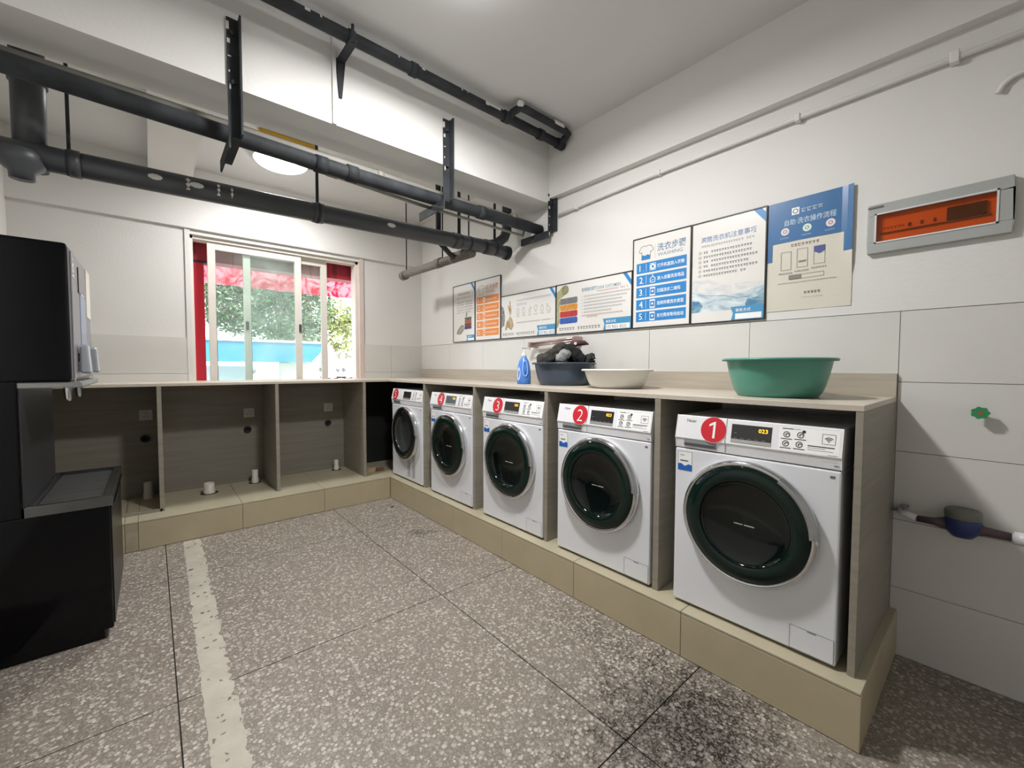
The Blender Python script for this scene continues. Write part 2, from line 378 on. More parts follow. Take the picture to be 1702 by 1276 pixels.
# fittings inside the empty bays
SOCK = M('ivory_socket', 'B9B6AC', .45, noise=(4, .03))
for (x, z, lab) in ((-2.50, .865, 'left bay, nearest the dispenser'), (-1.785, .835, 'middle bay under the window'), (-1.085, .842, 'right bay, nearest the corner')):
    s = thing('wall_socket', (x, -.012, z), 'square ivory wall socket in the ' + lab, 'socket', 'sockets in the empty bays')
    part(MB().box(x-.043, x+.043, -.020, -.012, z-.043, z+.043), 'face_plate', SOCK, s, bevel=.003)
    for dx, dz, a in ((0, .015, 0), (-.012, -.012, 1), (.012, -.012, -1)):
        part(MB().box(x+dx-.002, x+dx+.002, -.0208, -.019, z+dz-.007, z+dz+.007), 'slot', BLACK, s)
for (x, z, lab) in ((-2.51, .672, 'left bay, nearest the dispenser'), (-1.80, .681, 'middle bay under the window'), (-1.09, .682, 'right bay, nearest the corner')):
    s = thing('hose_grommet', (x, -.012, z), 'black round hose grommet in the ' + lab, 'grommet', 'hose grommets in the empty bays')
    m_ = MB(s.location); m_.lathe([(.030, 0), (.030, -.012), (.018, -.014), (.016, 0)], (x, -.012, z), 'y', 24); m_.build('ring', BLACK, s)
    m_ = MB(s.location); m_.lathe([(.0165, -.002), (.0001, -.002)], (x, -.012, z), 'y', 20); m_.build('hole', M('dark_hole', '060606', .8, noise=(5, .1)), s)
PVC = M('white_pvc', 'D2CFC2', .4, noise=(5, .04))
for (x, y, h, r, lab, wet) in ((-2.50, -.10, .13, .027, 'short white drain stub in the bay beside the dispenser', 0), (-2.115, -.24, .085, .037, 'wide low white drain stub standing in the middle bay', 1),
                               (-1.765, -.12, .115, .024, 'slim tall white drain stub at the right of the middle bay', 1), (-1.04, -.10, .10, .021, 'white drain stub in the bay nearest the corner', 1)):
    s = thing('drain_stub', (x, y, PH), lab, 'pipe', 'drain stubs in the empty bays')
    m_ = MB(s.location); m_.lathe([(r, 0), (r, h), (r-.004, h), (r-.004, .02), (.0001, .02)], (x, y, PH), 'z', 24); m_.build('pipe', PVC, s)
    m_ = MB(s.location); m_.lathe([(r+.004, 0), (r+.004, h*.35), (r, h*.37)], (x, y, PH), 'z', 24); m_.build('collar', PVC, s)
    if wet:
        m_ = MB(s.location); m_.lathe([(r+.028, .0008), (.0001, .0012)], (x, y, PH), 'z', 14); m_.build('rough_hole_edge', M('dark_hole_edge', '33302A', .9, noise=(20, .4)), s)
MB().box(-3.16, -2.42, -.565, -.545, PH, PH+.02).build('bay_rail', LAM, label='low laminate rail across the front of the left bay', cat='rail')
# rubble in the corner bay
rng = random.Random(4)
for i, (x, y, sx, sy, sz, lab) in enumerate(((-.80, -.40, .10, .05, .04, 'pale broken wood block lying in the dark corner bay'), (-.72, -.44, .09, .035, .03, 'brown offcut beside the pale block in the corner bay'))):
    m_ = MB((x, y, PH)); m_.hexa([(x-sx/2, y-sy/2, PH), (x+sx/2, y-sy/2, PH), (x+sx*.4, y+sy/2, PH), (x-sx/2, y+sy/2, PH), (x-sx*.46, y-sy/2, PH+sz), (x+sx*.42, y-sy*.4, PH+sz*.9), (x+sx*.38, y+sy*.5, PH+sz), (x-sx*.4, y+sy*.4, PH+sz*1.1)])
    m_.build('wood_offcut', M('pale_wood' if i == 0 else 'brown_wood', 'B09A76' if i == 0 else '6E5A42', .8, noise=(12, .2)), label=lab, cat='wood', bevel=.003)

# ------------------------------------------------------------------ washing machines
MX, MZ = -.675, .2145
fr0 = lambda u, v, h: (-h, -u, v)                                   # front face frame in machine coordinates
frp = lambda u, v, h: (-(h+.006-.022*max(0, v-.745)/.1), -u, v)     # slanted control panel
def lpart(mb, name, mat, root, **k):
    mb.off = (0, 0, 0); o = mb.build(name, mat, root, **k); return o
def make_machine(dryer=False):
    r = thing('clothes_dryer' if dryer else 'washing_machine', (0, 0, 0), 'x', 'dryer' if dryer else 'washing machine', 'front loading machines in the cabinet')
    b = MB(); b.box(0, .55, -.6, 0, .012, .70); b.box(.022, .55, -.6, 0, .70, .845)
    lpart(b, 'body', MACH, r, bevel=.006)
    for uu in (.05, .55):
        for xx in (.05, .5):
            m = MB(); m.lathe([(.02, 0), (.02, .013), (.0001, .013)], (xx, -uu, 0), 'z', 12); m.lathe([(.02, 0), (.0001, 0)], (xx, -uu, 0), 'z', 12); lpart(m, 'foot', BLACK, r)
    # control panel: slanted fascia with a recessed lower lip
    def fascia(u0, u1):
        pr_ = [(.022, .846), (.016, .845), (-.006, .747), (-.002, .742), (.002, .704), (.03, .704)]
        m = MB(); n = len(pr_)
        vs = [(x, -u0, z) for x, z in pr_]+[(x, -u1, z) for x, z in pr_]
        m.add(vs, [tuple(range(n)), tuple(range(2*n-1, n-1, -1))]+[(i, (i+1) % n, n+(i+1) % n, n+i) for i in range(n)])
        return m
    cp = lpart(fascia(.2155, .6), 'control_panel', MACHP, r, bevel=.002)
    dr = lpart(fascia(0, .2135), 'detergent_drawer', MACHP, r, bevel=.002)
    m = MB(); m.slab(fr0, .04, .714, .178, .745, -.02, .004); lpart(m, 'drawer_pull', GREYPL, dr, bevel=.002)
    m = MB(); m.rect(fr0, .043, .716, .175, .728, .0043); lpart(m, 'pull_shadow_slot', M('dark_grey_plastic', '4B4D50', .5, noise=(5, .05)), dr)
    dp = MB(); dp.slab(frp, .236, .757, .382, .828, -.004, .0012); dp = lpart(dp, 'display', M('display_glass', '2C2B2C', .15, noise=(3, .05)), cp)
    m = MB(); m.slab(frp, .236, .757, .382, .770, -.003, .0022); lpart(m, 'button_strip', M('silver_strip', 'B4B3AE', .35, metal=.5, noise=(8, .05)), dp)
    if not dryer:
        m = MB(); m.text(frp, '023', .021, .352, .803, .0016, 'c', bold=.008, sx=1.1); lpart(m, 'digits', DIGIT, dp)
    m = MB()
    for k in range(5): m.rect(frp, .245+k*.026, .7735, .259+k*.026, .7755, .0016)
    m.rect(frp, .246, .793, .257, .795, .0016); lpart(m, 'display_marks', GPRINT, dp)
    # instruction sticker
    st = MB(); st.rect(frp, .405, .752, .592, .836, .0006); st = lpart(st, 'instruction_sticker', WPRINT, cp)
    m = MB()
    for cu_, cv in ((.431, .809), (.475, .811), (.43, .776), (.473, .777)):
        m.ring(frp, cu_, cv, .0112, .003, .0010, 20); m.ring(frp, cu_+.002, cv-.001, .0062, .0035, .0011, 12, .3, 4.2)
        m.rect(frp, cu_-.018, cv-.0175, cu_+.018, cv-.0145, .001)
    m.disc(frp, .485, .824, .006, .001, 10)
    m.rect(frp, .416, .829, .452, .832, .001); m.rect(frp, .454, .830, .474, .8312, .001)
    m.line(frp, [(.541, .789), (.579, .789), (.579, .823), (.541, .823), (.541, .789)], .0014, .001)
    for rr in (.0165, .0115, .0065): m.ring(frp, .56, .797, rr, .0028, .001, 12, PI*.22, PI*.78)
    m.disc(frp, .56, .797, .0018, .001, 8)
    m.rect(frp, .499, .776, .578, .7795, .001); m.rect(frp, .499, .7705, .552, .7718, .001); m.rect(frp, .499, .7635, .575, .7648, .001); m.rect(frp, .56, .752, .588, .7532, .001)
    lpart(m, 'icons', KPRINT, st)
    m = MB(); m.text(frp, 'Haier', .019, .047, .818, .0008, 'l', bold=.01); lpart(m, 'logo', GPRINT if not dryer else GPRINT, dr)
    m = MB(); m.rect(fr0, .543, .728, .590, .738, .0006); m.rect(fr0, .578, .716, .592, .719, .0006); lpart(m, 'rating_print', GPRINT, cp)
    # door
    R, cu_, cv = (.245, .30, .442)
    m = MB(); m.lathe([(R-.005, 0), (R+.002, .012), (R+.002, .026), (R-.004, .036), (R-.014, .038), (R-.018, .032)], (0, -cu_, cv), 'x', 72)
    door = lpart(m, 'door_ring', CHROME if not dryer else CHROME, r)
    m = MB(); m.lathe([(R-.016, .030), (R-.020, .037), (R-.05, .043), (R-.072, .044), (R-.078, .040)], (0, -cu_, cv), 'x', 72)
    lpart(m, 'door_glass', DOORG if not dryer else M('black_door_rim', '101112', .12, noise=(3, .2)), door)
    m = MB(); Rb = R-.077
    m.lathe([(Rb, .040)]+[(Rb*math.cos(t_*PI/2/8), .036-.030*math.sin(t_*PI/2/8)) for t_ in range(0, 8)]+[(.0005, .006)], (0, -cu_, cv), 'x', 56)
    lpart(m, 'door_bowl', DOORB if not dryer else M('grey_door_bowl', '3A3D3E', .08, spec=.7, noise=(3, .3)), door)
    m = MB(); q = [math.radians(a) for a in range(2, 62, 4)]
    vs = []; fs = []
    for a in q:
        for rr, hh in ((R-.024, .039), (R-.020, .044), (R-.004, .042), (R+.003, .028)):
            vs.append(fr0(cu_+rr*math.cos(a), cv+rr*math.sin(a), hh))
    for i in range(len(q)-1):
        for k in range(3): fs.append((i*4+k, i*4+k+1, (i+1)*4+k+1, (i+1)*4+k))
    m.add(vs, fs, True); lpart(m, 'door_handle', M('silver_grip', 'A9ABAD', .22, metal=.8, noise=(4, .05)), door)
    if not dryer:
        m = MB(); m.rect(fr0, .258, .4285, .292, .4325, .0085); m.rect(fr0, .297, .428, .334, .433, .0085); lpart(m, 'door_print', M('pale_print', 'A9ADAB', .5, noise=(3, .02)), door)
        m = MB(); m.slab(fr0, .461, .018, .594, .104, -.004, .0012); fl_ = lpart(m, 'filter_flap', MACH, r)
        m = MB(); m.line(fr0, [(.461, .018), (.594, .018), (.594, .104), (.461, .104), (.461, .018)], .0016, .0016); m.rect(fr0, .515, .098, .543, .1015, .0017); lpart(m, 'flap_gap', GPRINT, fl_)
        m = MB(); m.rect(fr0, .013, .602, .077, .686, .0008); sk = lpart(m, 'energy_sticker', WPRINT, r)
        m = MB(); m.poly(fr0, [(.013, .602), (.077, .602), (.077, .628), (.062, .632), (.045, .622), (.028, .632), (.013, .63)], .0012); lpart(m, 'blue_band', M('deep_blue_print', '1F5FB4', .4, noise=(3, .02)), sk)
        m = MB(); m.line(fr0, [(.014, .603), (.076, .603), (.076, .685), (.014, .685), (.014, .603)], .0012, .0012); m.rect(fr0, .024, .642, .06, .648, .0012); m.rect(fr0, .024, .668, .042, .671, .0012); lpart(m, 'sticker_print', GPRINT, sk)
    else:
        for k in range(2):
            for j in range(17):
                m = MB(); u0 = .315+k*.088; v0 = .045+j*.0125
                m.poly(fr0, [(u0, v0), (u0+.058, v0+.004), (u0+.058, v0+.009), (u0, v0+.005)], .0009); lpart(m, 'vent_slot', M('vent_dark', '6E7074', .6, noise=(4, .05)), r)
    m = MB(); m.rect(fr0, .568, .672, .583, .682, .0006); lpart(m, 'round_mark', GPRINT, r)
    return r
def badge(root, digit, u=.164, v=.795):
    m = MB(); m.disc(frp, u, v, .0525, .0026, 40); bd = lpart(m, 'number_badge', RED, root, label='red round sticker with a white number')
    m = MB(); m.ring(frp, u, v, .0535, .0018, .0025, 40); lpart(m, 'badge_edge', WPRINT, bd)
    m = MB()
    if digit == '1': m.poly(frp, [(u-.001, v-.034), (u+.008, v-.034), (u+.008, v+.034), (u+.002, v+.034), (u-.018, v+.022), (u-.018, v+.013), (u-.001, v+.022)], .0032)
    else: m.text(frp, digit, .094, u, v-.034, .0032, 'c', bold=-.012)
    lpart(m, 'number', WPRINT, bd)
proto = make_machine()
mach = [proto]+[copy_tree(proto) for _ in range(3)]
wid = ['nearest white front loading washing machine, red sticker numbered 1', 'white washing machine below the cream basin, red sticker numbered 2',
       'middle washing machine below the blue bottle, red sticker numbered 3', 'white washing machine next to the corner dryer, red sticker numbered 4']
for i, yL in enumerate((-3.574, -2.852, -2.127, -1.389)):
    mach[i].location = (MX, yL, MZ-.0115); mach[i]['label'] = wid[i]; badge(mach[i], str(i+1))
dry = make_machine(True); dry.location = (MX, -.643, MZ-.0115); dry['label'] = 'white dryer in the corner with vent slots and red sticker numbered 5'; badge(dry, '5', u=.075)

# ------------------------------------------------------------------ posters on the right wall
def poster(y0, z0, w, h, label, frame=True):
    r = thing('framed_poster', (-.004, y0-w/2, z0), label, 'poster', 'framed notices in a row on the wall')
    fr = wall_frame(y0, z0, -.001)
    part(MB().slab(fr, .003, .003, w-.003, h-.003, 0, .008), 'board', BOARD, r)
    fm = MB(); t_ = .006
    for a in ((0, 0, w, t_), (0, h-t_, w, h), (0, t_, t_, h-t_), (w-t_, t_, w, h-t_)): fm.slab(fr, a[0], a[1], a[2], a[3], 0, .012)
    part(fm, 'frame', FRAMEB, r)
    return r, fr
def P(mb, name, mat, root): return part(mb, name, mat, root, recalc=False)
H0 = .0084
def corner_tab(r, fr, w, h):
    m = MB(); m.poly(fr, [(w-.075, h-.007), (w-.045, h-.007), (w-.007, h-.06), (w-.007, h-.10)], H0); P(m, 'corner_ribbon', BLUEP, r)
def phone_box(r, fr, w, num, bw=.19, bh=.078):
    H0 = .0094
    m = MB(); m.poly(fr, [(w-bw, .007), (w-.007, .007), (w-.007, bh), (w-bw-.004, bh), (w-bw+.01, bh*.55)], H0); bx_ = P(m, 'contact_panel', M('contact_blue', '4A93C0', .4, noise=(3, .03)), r)
    m = MB(); m.rect(fr, w-bw+.022, .011, w-.016, bh*.52, H0+.0004); P(m, 'number_strip', WPRINT, bx_)
    m = MB(); m.text(fr, '联系方式', bh*.24, w-bw+.024, bh*.66, H0+.0005, bold=.01); P(m, 'contact_heading', WPRINT, bx_)
    if num:
        m = MB(); m.text(fr, num, bh*.36, w-bw+.028, bh*.19, H0+.0008, sx=.9); P(m, 'contact_number', GPRINT, bx_)
rng = random.Random(11)
# P1 narrow notice with towels
r, fr = poster(-.708, 1.519, .397, .587, 'framed white notice at the far left, small folded towels at bottom')
m = MB(); m.blocks(fr, .095, .478, .21, .026, H0, rng, 0); P(m, 'heading', GPRINT, r)
m = MB()
for v, w_ in ((.445, .26), (.40, .30), (.375, .30), (.348, .28), (.322, .29), (.296, .26)): m.blocks(fr, .07, v, w_, .0125, H0, rng)
P(m, 'body_text', GPRINT, r)
for k, c in enumerate(('3F3D6B', '7B3F3C', 'A7654B', '5C6B55')):
    m = MB(); m.poly(fr, [(.215+.004*k, .125+k*.03), (.335, .128+k*.03), (.335, .157+k*.03), (.212, .155+k*.03)], H0); P(m, 'printed_towel', M('towel_print_%d' % k, c, .5, noise=(30, .15)), r)
m = MB(); m.poly(fr, [(.06, .09), (.11, .075), (.16, .085), (.21, .13), (.2, .17), (.15, .175), (.09, .13)], H0); m.poly(fr, [(.235, .25), (.255, .25), (.262, .285), (.25, .305), (.238, .285)], H0); P(m, 'printed_cloth', M('cloth_print', '9B9A8B', .6, noise=(25, .4)), r)
corner_tab(r, fr, .397, .587); phone_box(r, fr, .397, None, .15, .066)
def steps(r, fr, w, h, matc, title, sub, lines, tcol):
    m = MB(); m.text(fr, title, .052, .175, h-.105, H0, bold=.012, sx=.92); m.text(fr, sub, .030, .178, h-.14, H0, sx=1.2); P(m, 'heading', tcol, r)
    m = MB(); sh = [(.045, h-.09), (.06, h-.062), (.085, h-.055), (.095, h-.062), (.11, h-.055), (.135, h-.062), (.15, h-.09), (.132, h-.1), (.128, h-.095), (.125, h-.145), (.065, h-.145), (.065, h-.095), (.055, h-.1), (.045, h-.09)]
    m.line(fr, sh, .0035, H0); m.line(fr, [(.16, h-.055), (.16, h-.145)], .001, H0); P(m, 'shirt_outline', GPRINT if matc is BLUEP else tcol, r)
    if matc is BLUEP:
        m = MB(); m.poly(fr, [(.067, h-.143), (.123, h-.143), (.125, h-.12), (.105, h-.113), (.09, h-.12), (.067, h-.113)], H0+.0003); P(m, 'shirt_fill', matc, r)
    for k, tx in enumerate(lines):
        v1 = h-.165-k*.0785; v0 = v1-.066
        m = MB(); m.rect(fr, .028, v0, w-.028, v1, H0); b_ = P(m, 'step_band', matc, r)
        m = MB(); m.text(fr, '%d' % (k+1), .058, .05, v0+.014, H0+.0004); m.rect(fr, .076, v0+.012, .080, v0+.016, H0+.0004); m.rect(fr, .098, v0+.008, .1, v1-.008, H0+.0004)
        if tx: m.text(fr, tx, .026, .178, v0+.023, H0+.0004, bold=.008, sx=.86)
        else: m.blocks(fr, .178, v0+.021, .17, .021, H0+.0004, rng, 0)
        if k == 0: m.ring(fr, .146, v0+.033, .018, .009, H0+.0004, 16); m.line(fr, [(.126, v0+.013), (.166, v0+.013), (.166, v1-.012), (.126, v1-.012), (.126, v0+.013)], .003, H0+.0004)
        elif k == 1: m.line(fr, [(.130, v0+.012), (.162, v0+.012), (.164, v0+.036), (.146, v0+.05), (.128, v0+.036), (.130, v0+.012)], .004, H0+.0004); m.disc(fr, .146, v1-.009, .004, H0+.0004, 8); m.line(fr, [(.138, v0+.022), (.154, v0+.03)], .003, H0+.0004)
        else: m.rect(fr, .127, v1-.016, .165, v1-.007, H0+.0004); m.rect(fr, .127, v0+.006, .165, v0+.014, H0+.0004); m.line(fr, [(.129, v0+.01), (.129, v1-.01)], .003, H0+.0004); m.line(fr, [(.163, v0+.01), (.163, v1-.01)], .003, H0+.0004); m.rect(fr, .14, v0+.027, .152, v0+.039, H0+.0004)
        P(m, 'step_text', WPRINT, b_)
r, fr = poster(-1.1075, 1.519, .400, .587, 'framed poster with five orange step bands')
steps(r, fr, .40, .587, ORANGEP, '烘干步骤', 'DRYING', ['']*5, M('orange_grey_print', 'C58A5E', .5, noise=(3, .02)))
# P3 care notice with clothes line picture
r, fr = poster(-1.511, 1.518, .694, .387, 'framed wide notice with six small garment icons and a knotted cloth')
m = MB(); m.blocks(fr, .22, .315, .43, .019, H0, rng, .05); m.blocks(fr, .22, .278, .14, .022, H0, rng, .0); P(m, 'heading', M('pale_blue_print', '8FA9C4', .5, noise=(3, .03)), r)
m = MB()
for k in range(6):
    u = .235+k*.075; v = .205
    if k in (0, 1, 4): m.line(fr, [(u-.014, v), (u+.014, v), (u+.012, v+.04), (u+.004, v+.052), (u-.004, v+.052), (u-.012, v+.04), (u-.014, v)], .003, H0)
    elif k == 3: m.line(fr, [(u-.02, v+.045), (u, v), (u+.02, v+.045), (u+.008, v+.055), (u-.008, v+.055), (u-.02, v+.045)], .003, H0)
    elif k == 2: m.ring(fr, u, v+.014, .014, .003, H0, 12); m.ring(fr, u+.01, v+.04, .010, .003, H0, 12)
    else: m.line(fr, [(u-.02, v), (u+.022, v), (u+.022, v+.012), (u-.005, v+.03), (u-.01, v+.052), (u-.02, v+.052), (u-.02, v)], .003, H0)
    m.blocks(fr, u-.02, v-.022, .045, .011, H0, rng, 0)
m.blocks(fr, .215, .125, .45, .013, H0, rng, .06); P(m, 'garment_icons', GPRINT, r)
m = MB(); m.blocks(fr, .028, .024, .17, .026, H0, rng, 0); P(m, 'footer_text', GPRINT, r); m = MB(); m.blocks(fr, .215, .024, .23, .026, H0, rng, 0); P(m, 'footer_text', GPRINT, r)
m = MB(); m.poly(fr, [(.008, .10), (.05, .12), (.06, .2), (.04, .28), (.008, .30)], H0); P(m, 'printed_bag', M('bag_print', '8C8F8B', .6, noise=(30, .6)), r)
m = MB()
m.poly(fr, [(.12, .33), (.13, .335), (.15, .24), (.14, .2), (.125, .25)], H0); m.poly(fr, [(.1, .29), (.115, .30), (.135, .22), (.13, .19)], H0+.0002)
m.poly(fr, [(.09, .1), (.15, .07), (.18, .11), (.16, .17), (.13, .20), (.10, .16)], H0+.0003); m.poly(fr, [(.06, .08), (.085, .075), (.1, .14), (.09, .17), (.07, .12)], H0+.0002)
P(m, 'printed_knot', M('knot_print', 'B09C7C', .6, noise=(22, .4)), r)
corner_tab(r, fr, .694, .387); phone_box(r, fr, .694, '193 9651 8532', .215, .09)
# P4 dear customers
r, fr = poster(-2.2045, 1.518, .695, .389, 'framed wide notice with grey, yellow, red and blue folded towels')
for k, c in enumerate(('2F5BA8', 'B33634', 'CE8F3A', '77777A')):
    m = MB(); z0 = .078+k*.05
    m.poly(fr, [(.048, z0), (.212, z0+.002), (.220, z0+.012), (.220, z0+.040), (.212, z0+.049), (.042, z0+.047), (.04, z0+.01)], H0); P(m, 'printed_towel', M('big_towel_print_%d' % k, c, .6, noise=(40, .2)), r)
m = MB(); m.disc(fr, .095, .34, .036, H0+.0003, 20); m.poly(fr, [(.008, .26), (.09, .30), (.11, .31), (.07, .37), (.008, .33)], H0+.0002)
m.poly(fr, [(.008, .05), (.025, .06), (.04, .1), (.035, .2), (.05, .26), (.02, .28), (.008, .26)], H0+.0004); P(m, 'printed_roll', M('roll_print', 'A8A67E', .6, noise=(30, .3)), r)
m = MB(); m.ring(fr, .095, .34, .034, .006, H0+.0008, 20); m.ring(fr, .095, .34, .02, .006, H0+.0008, 16); P(m, 'roll_spiral', M('roll_dark', '6E6E4C', .6, noise=(20, .2)), r)
m = MB(); m.text(fr, '致尊敬的顾客/DEAR CUSTOMERS', .030, .26, .305, H0, bold=.01, sx=.78); P(m, 'heading', M('teal_print', '6E93A8', .5, noise=(3, .03)), r)
m = MB()
for k, w_ in enumerate((.0, .40, .38, .34, .36, .34, .26)):
    if w_: m.blocks(fr, .28, .285-k*.0235, w_, .0125, H0, rng, .05); m.rect(fr, .26, .287-k*.0235, .264, .293-k*.0235, H0)
P(m, 'body_text', GPRINT, r)
m = MB(); m.blocks(fr, .40, .285, .26, .0125, H0, rng, .05); RP = M('red_print', 'B06A6C', .5, noise=(3, .03)); P(m, 'red_text', RP, r); m = MB(); m.blocks(fr, .26, .120, .36, .0125, H0, rng, .0); m.blocks(fr, .31, .1095, .11, .0125, H0, rng, 0); P(m, 'red_text', M('red_print', 'B06A6C', .5, noise=(3, .03)), r)
m = MB(); m.blocks(fr, .034, .026, .17, .027, H0, rng, 0); P(m, 'footer_text', GPRINT, r); m = MB(); m.blocks(fr, .22, .026, .22, .027, H0, rng, 0); P(m, 'footer_text', GPRINT, r)
corner_tab(r, fr, .695, .389); phone_box(r, fr, .695, '193 9651 8532', .235, .088)
# P5 washing steps
r, fr = poster(-2.902, 1.518, .398, .586, 'framed poster with five blue step bands under the word WASHING')
steps(r, fr, .398, .586, BLUEP, '洗衣步骤', 'WASHING', ['打开机盖放入衣物', '放入适量洗涤用品', '扫描洗衣二维码', '选择所需洗衣类型', '支付费用等待启动'], M('slate_blue_print', '5B7FA0', .5, noise=(3, .03)))
# P6 drum washer notes
r, fr = poster(-3.301, 1.516, .402, .587, 'framed notice with pale icy landscape along its lower half')
m = MB(); m.text(fr, '滚筒洗衣机注意事项', .034, .205, .468, H0, 'c', bold=.012, sx=.98); P(m, 'heading', M('blue_grey_print', '6D86B4', .5, noise=(3, .03)), r)
m = MB(); m.blocks(fr, .06, .438, .29, .0135, H0, rng, .04); P(m, 'subheading', M('tan_print', '8E8A80', .5, noise=(3, .03)), r)
m = MB()
for k, w_ in enumerate((.27, .26, .29, .25, .29, .24)):
    v = .402-k*.0265; m.blocks(fr, .072, v, w_, .0145, H0, rng, .04); m.ring(fr, .052, v+.007, .0075, .0022, H0, 14)
P(m, 'body_text', KPRINT, r)
def ice(name, c0, c1, sc):
    m_ = bpy.data.materials.new(name); m_.use_nodes = True; nt = m_.node_tree; b = nt.nodes['Principled BSDF']; b.inputs['Roughness'].default_value = .35
    tc = nt.nodes.new('ShaderNodeTexCoord'); mp = nt.nodes.new('ShaderNodeMapping'); mp.inputs['Scale'].default_value = (1, 1, 2.2); n = nt.nodes.new('ShaderNodeTexNoise'); n.inputs['Scale'].default_value = sc; n.inputs['Detail'].default_value = 7; n.inputs['Distortion'].default_value = 1.2
    cr = nt.nodes.new('ShaderNodeValToRGB'); cr.color_ramp.elements[0].position = .35; cr.color_ramp.elements[1].position = .62
    cr.color_ramp.elements[0].color = (*lin(c0), 1); cr.color_ramp.elements[1].color = (*lin(c1), 1)
    L = nt.links.new; L(tc.outputs['Object'], mp.inputs[0]); L(mp.outputs[0], n.inputs[0]); L(n.outputs['Fac'], cr.inputs[0]); L(cr.outputs[0], b.inputs['Base Color']); return m_
m = MB(); m.poly(fr, [(.008, .066), (.394, .066), (.394, .19), (.3, .155), (.22, .15), (.12, .175), (.008, .18)], H0); P(m, 'printed_ice', ice('ice_print', '9DB6C4', 'DDE4E8', 9), r)
m = MB(); m.poly(fr, [(.008, .18), (.12, .175), (.22, .15), (.3, .155), (.394, .19), (.394, .2), (.3, .21), (.2, .205), (.1, .25), (.008, .255)], H0); P(m, 'printed_snow', ice('snow_print', 'CDCFD4', 'E0DFDB', 12), r)
m = MB(); m.poly(fr, [(.30, .066), (.394, .066), (.394, .14), (.35, .12), (.31, .115)], H0+.0003); P(m, 'printed_water', ice('water_print', '4C7FA8', '8FB3BC', 14), r)
m = MB(); m.poly(fr, [(.008, .066), (.05, .066), (.075, .1), (.05, .13), (.008, .135)], H0+.0003); P(m, 'printed_water', bpy.data.materials['water_print'], r)
m = MB(); m.line(fr, [(.05, .166), (.12, .155), (.19, .15), (.26, .128), (.33, .13)], .0022, H0+.0005); P(m, 'printed_ridge', GPRINT, r)
m = MB(); m.poly(fr, [(.335, .581), (.375, .581), (.396, .555), (.396, .505)], H0); P(m, 'corner_ribbon', BLUEP, r); phone_box(r, fr, .402, None, .17, .08)
# blue paper poster
r = thing('paper_poster', (-.004, -3.88, 1.55), 'blue and white paper instruction poster taped right of the framed notices', 'poster')
fr = wall_frame(-3.706, 1.55, -.001); PW, PHH = .352, .552
PAPER = M('cream_paper', 'D5D0C3', .5, noise=(3, .03))
vs = []; fs = []; n = 14
for i in range(n+1):
    for j in range(9):
        u = PW*i/n; v = PHH*j/8
        curl = .0015+(.012*((u-PW*.85)/(PW*.15))**2 if u > PW*.85 and v > .2 else 0)+.0008*math.sin(7*v/PHH+u*20)
        vs.append(fr(u, v, curl))
for i in range(n):
    for j in range(8): fs.append((i*9+j, (i+1)*9+j, (i+1)*9+j+1, i*9+j+1))
part(MB().add(vs, fs, True), 'sheet', PAPER, r, recalc=False)
PB = M('poster_blue', '3D6FA3', .3, noise=(3, .07))
def curlf(u, v, h): return fr(u, v, h+.0034+(.012*((u-PW*.85)/(PW*.15))**2 if u > PW*.85 and v > .2 else 0))
def bluepatch(u0, u1, v0, v1, nu):
    m = MB()
    for k in range(nu):
        a, b = u0+(u1-u0)*k/nu, u0+(u1-u0)*(k+1)/nu
        m.add([curlf(a, v0, 0), curlf(b, v0, 0), curlf(b, v1, 0), curlf(a, v1, 0)], [(0, 1, 2, 3)], True)
    return m
bl = P(bluepatch(.0, PW-.0005, .345, PHH-.0005, 16), 'blue_header', PB, r)
P(bluepatch(.0, .022, .255, .345, 2), 'blue_side', PB, r); P(bluepatch(PW-.034, PW-.0005, .255, .345, 6), 'blue_side', PB, r)
m = MB(); m.slab(curlf, .105, .473, .137, .508, .0002, .0006); P(m, 'app_icon', WPRINT, bl)
m = MB(); m.ring(curlf, .121, .49, .012, .004, .001, 14); P(m, 'app_icon_mark', PB, bl)
m = MB(); m.blocks(curlf, .145, .478, .095, .023, .0008, rng, 0); m.text(curlf, '自助·洗衣操作流程', .032, .075, .428, .0008, bold=.01, sx=.82)
for u in (.078, .172, .266): m.blocks(curlf, u-.022, .362, .044, .008, .0008, rng, 0)
P(m, 'header_text', M('pale_header_print', 'B9CFE0', .5, noise=(3, .02)), bl)
for u, c in ((.078, 'E4D6DC'), (.172, 'D4EBDD'), (.266, 'EADBDD')):
    m = MB(); m.disc(curlf, u, .398, .0185, .0008, 20); d_ = P(m, 'round_icon', M('icon_'+c, c, .5, noise=(3, .02)), bl)
    m = MB(); m.ring(curlf, u, .398, .009, .003, .0012, 14); P(m, 'icon_mark', GPRINT, d_)
m = MB(); m.blocks(curlf, .105, .317, .13, .015, 0, rng, 0)
for u, v0, v1 in ((.085, .205, .295), (.155, .21, .30), (.225, .215, .30)): m.line(curlf, [(u-.022, v0), (u+.022, v0), (u+.022, v1), (u-.022, v1), (u-.022, v0)], .0016, 0); m.blocks(curlf, u-.032, v0-.022, .064, .009, 0, rng, 0)
m.line(curlf, [(.10, .155), (.245, .155), (.245, .175), (.10, .175), (.10, .155)], .0016, 0); m.rect(curlf, .10, .155, .152, .175, 0); m.blocks(curlf, .05, .135, .25, .006, 0, rng, 0)
m.blocks(curlf, .165, .077, .075, .014, 0, rng, 0); m.line(curlf, [(.155, .06), (.245, .06)], .001, 0); m.rect(curlf, .14, .235, .172, .243, 0)
P(m, 'instructions_print', M('brown_grey_print', '857F77', .5, noise=(3, .03)), r)
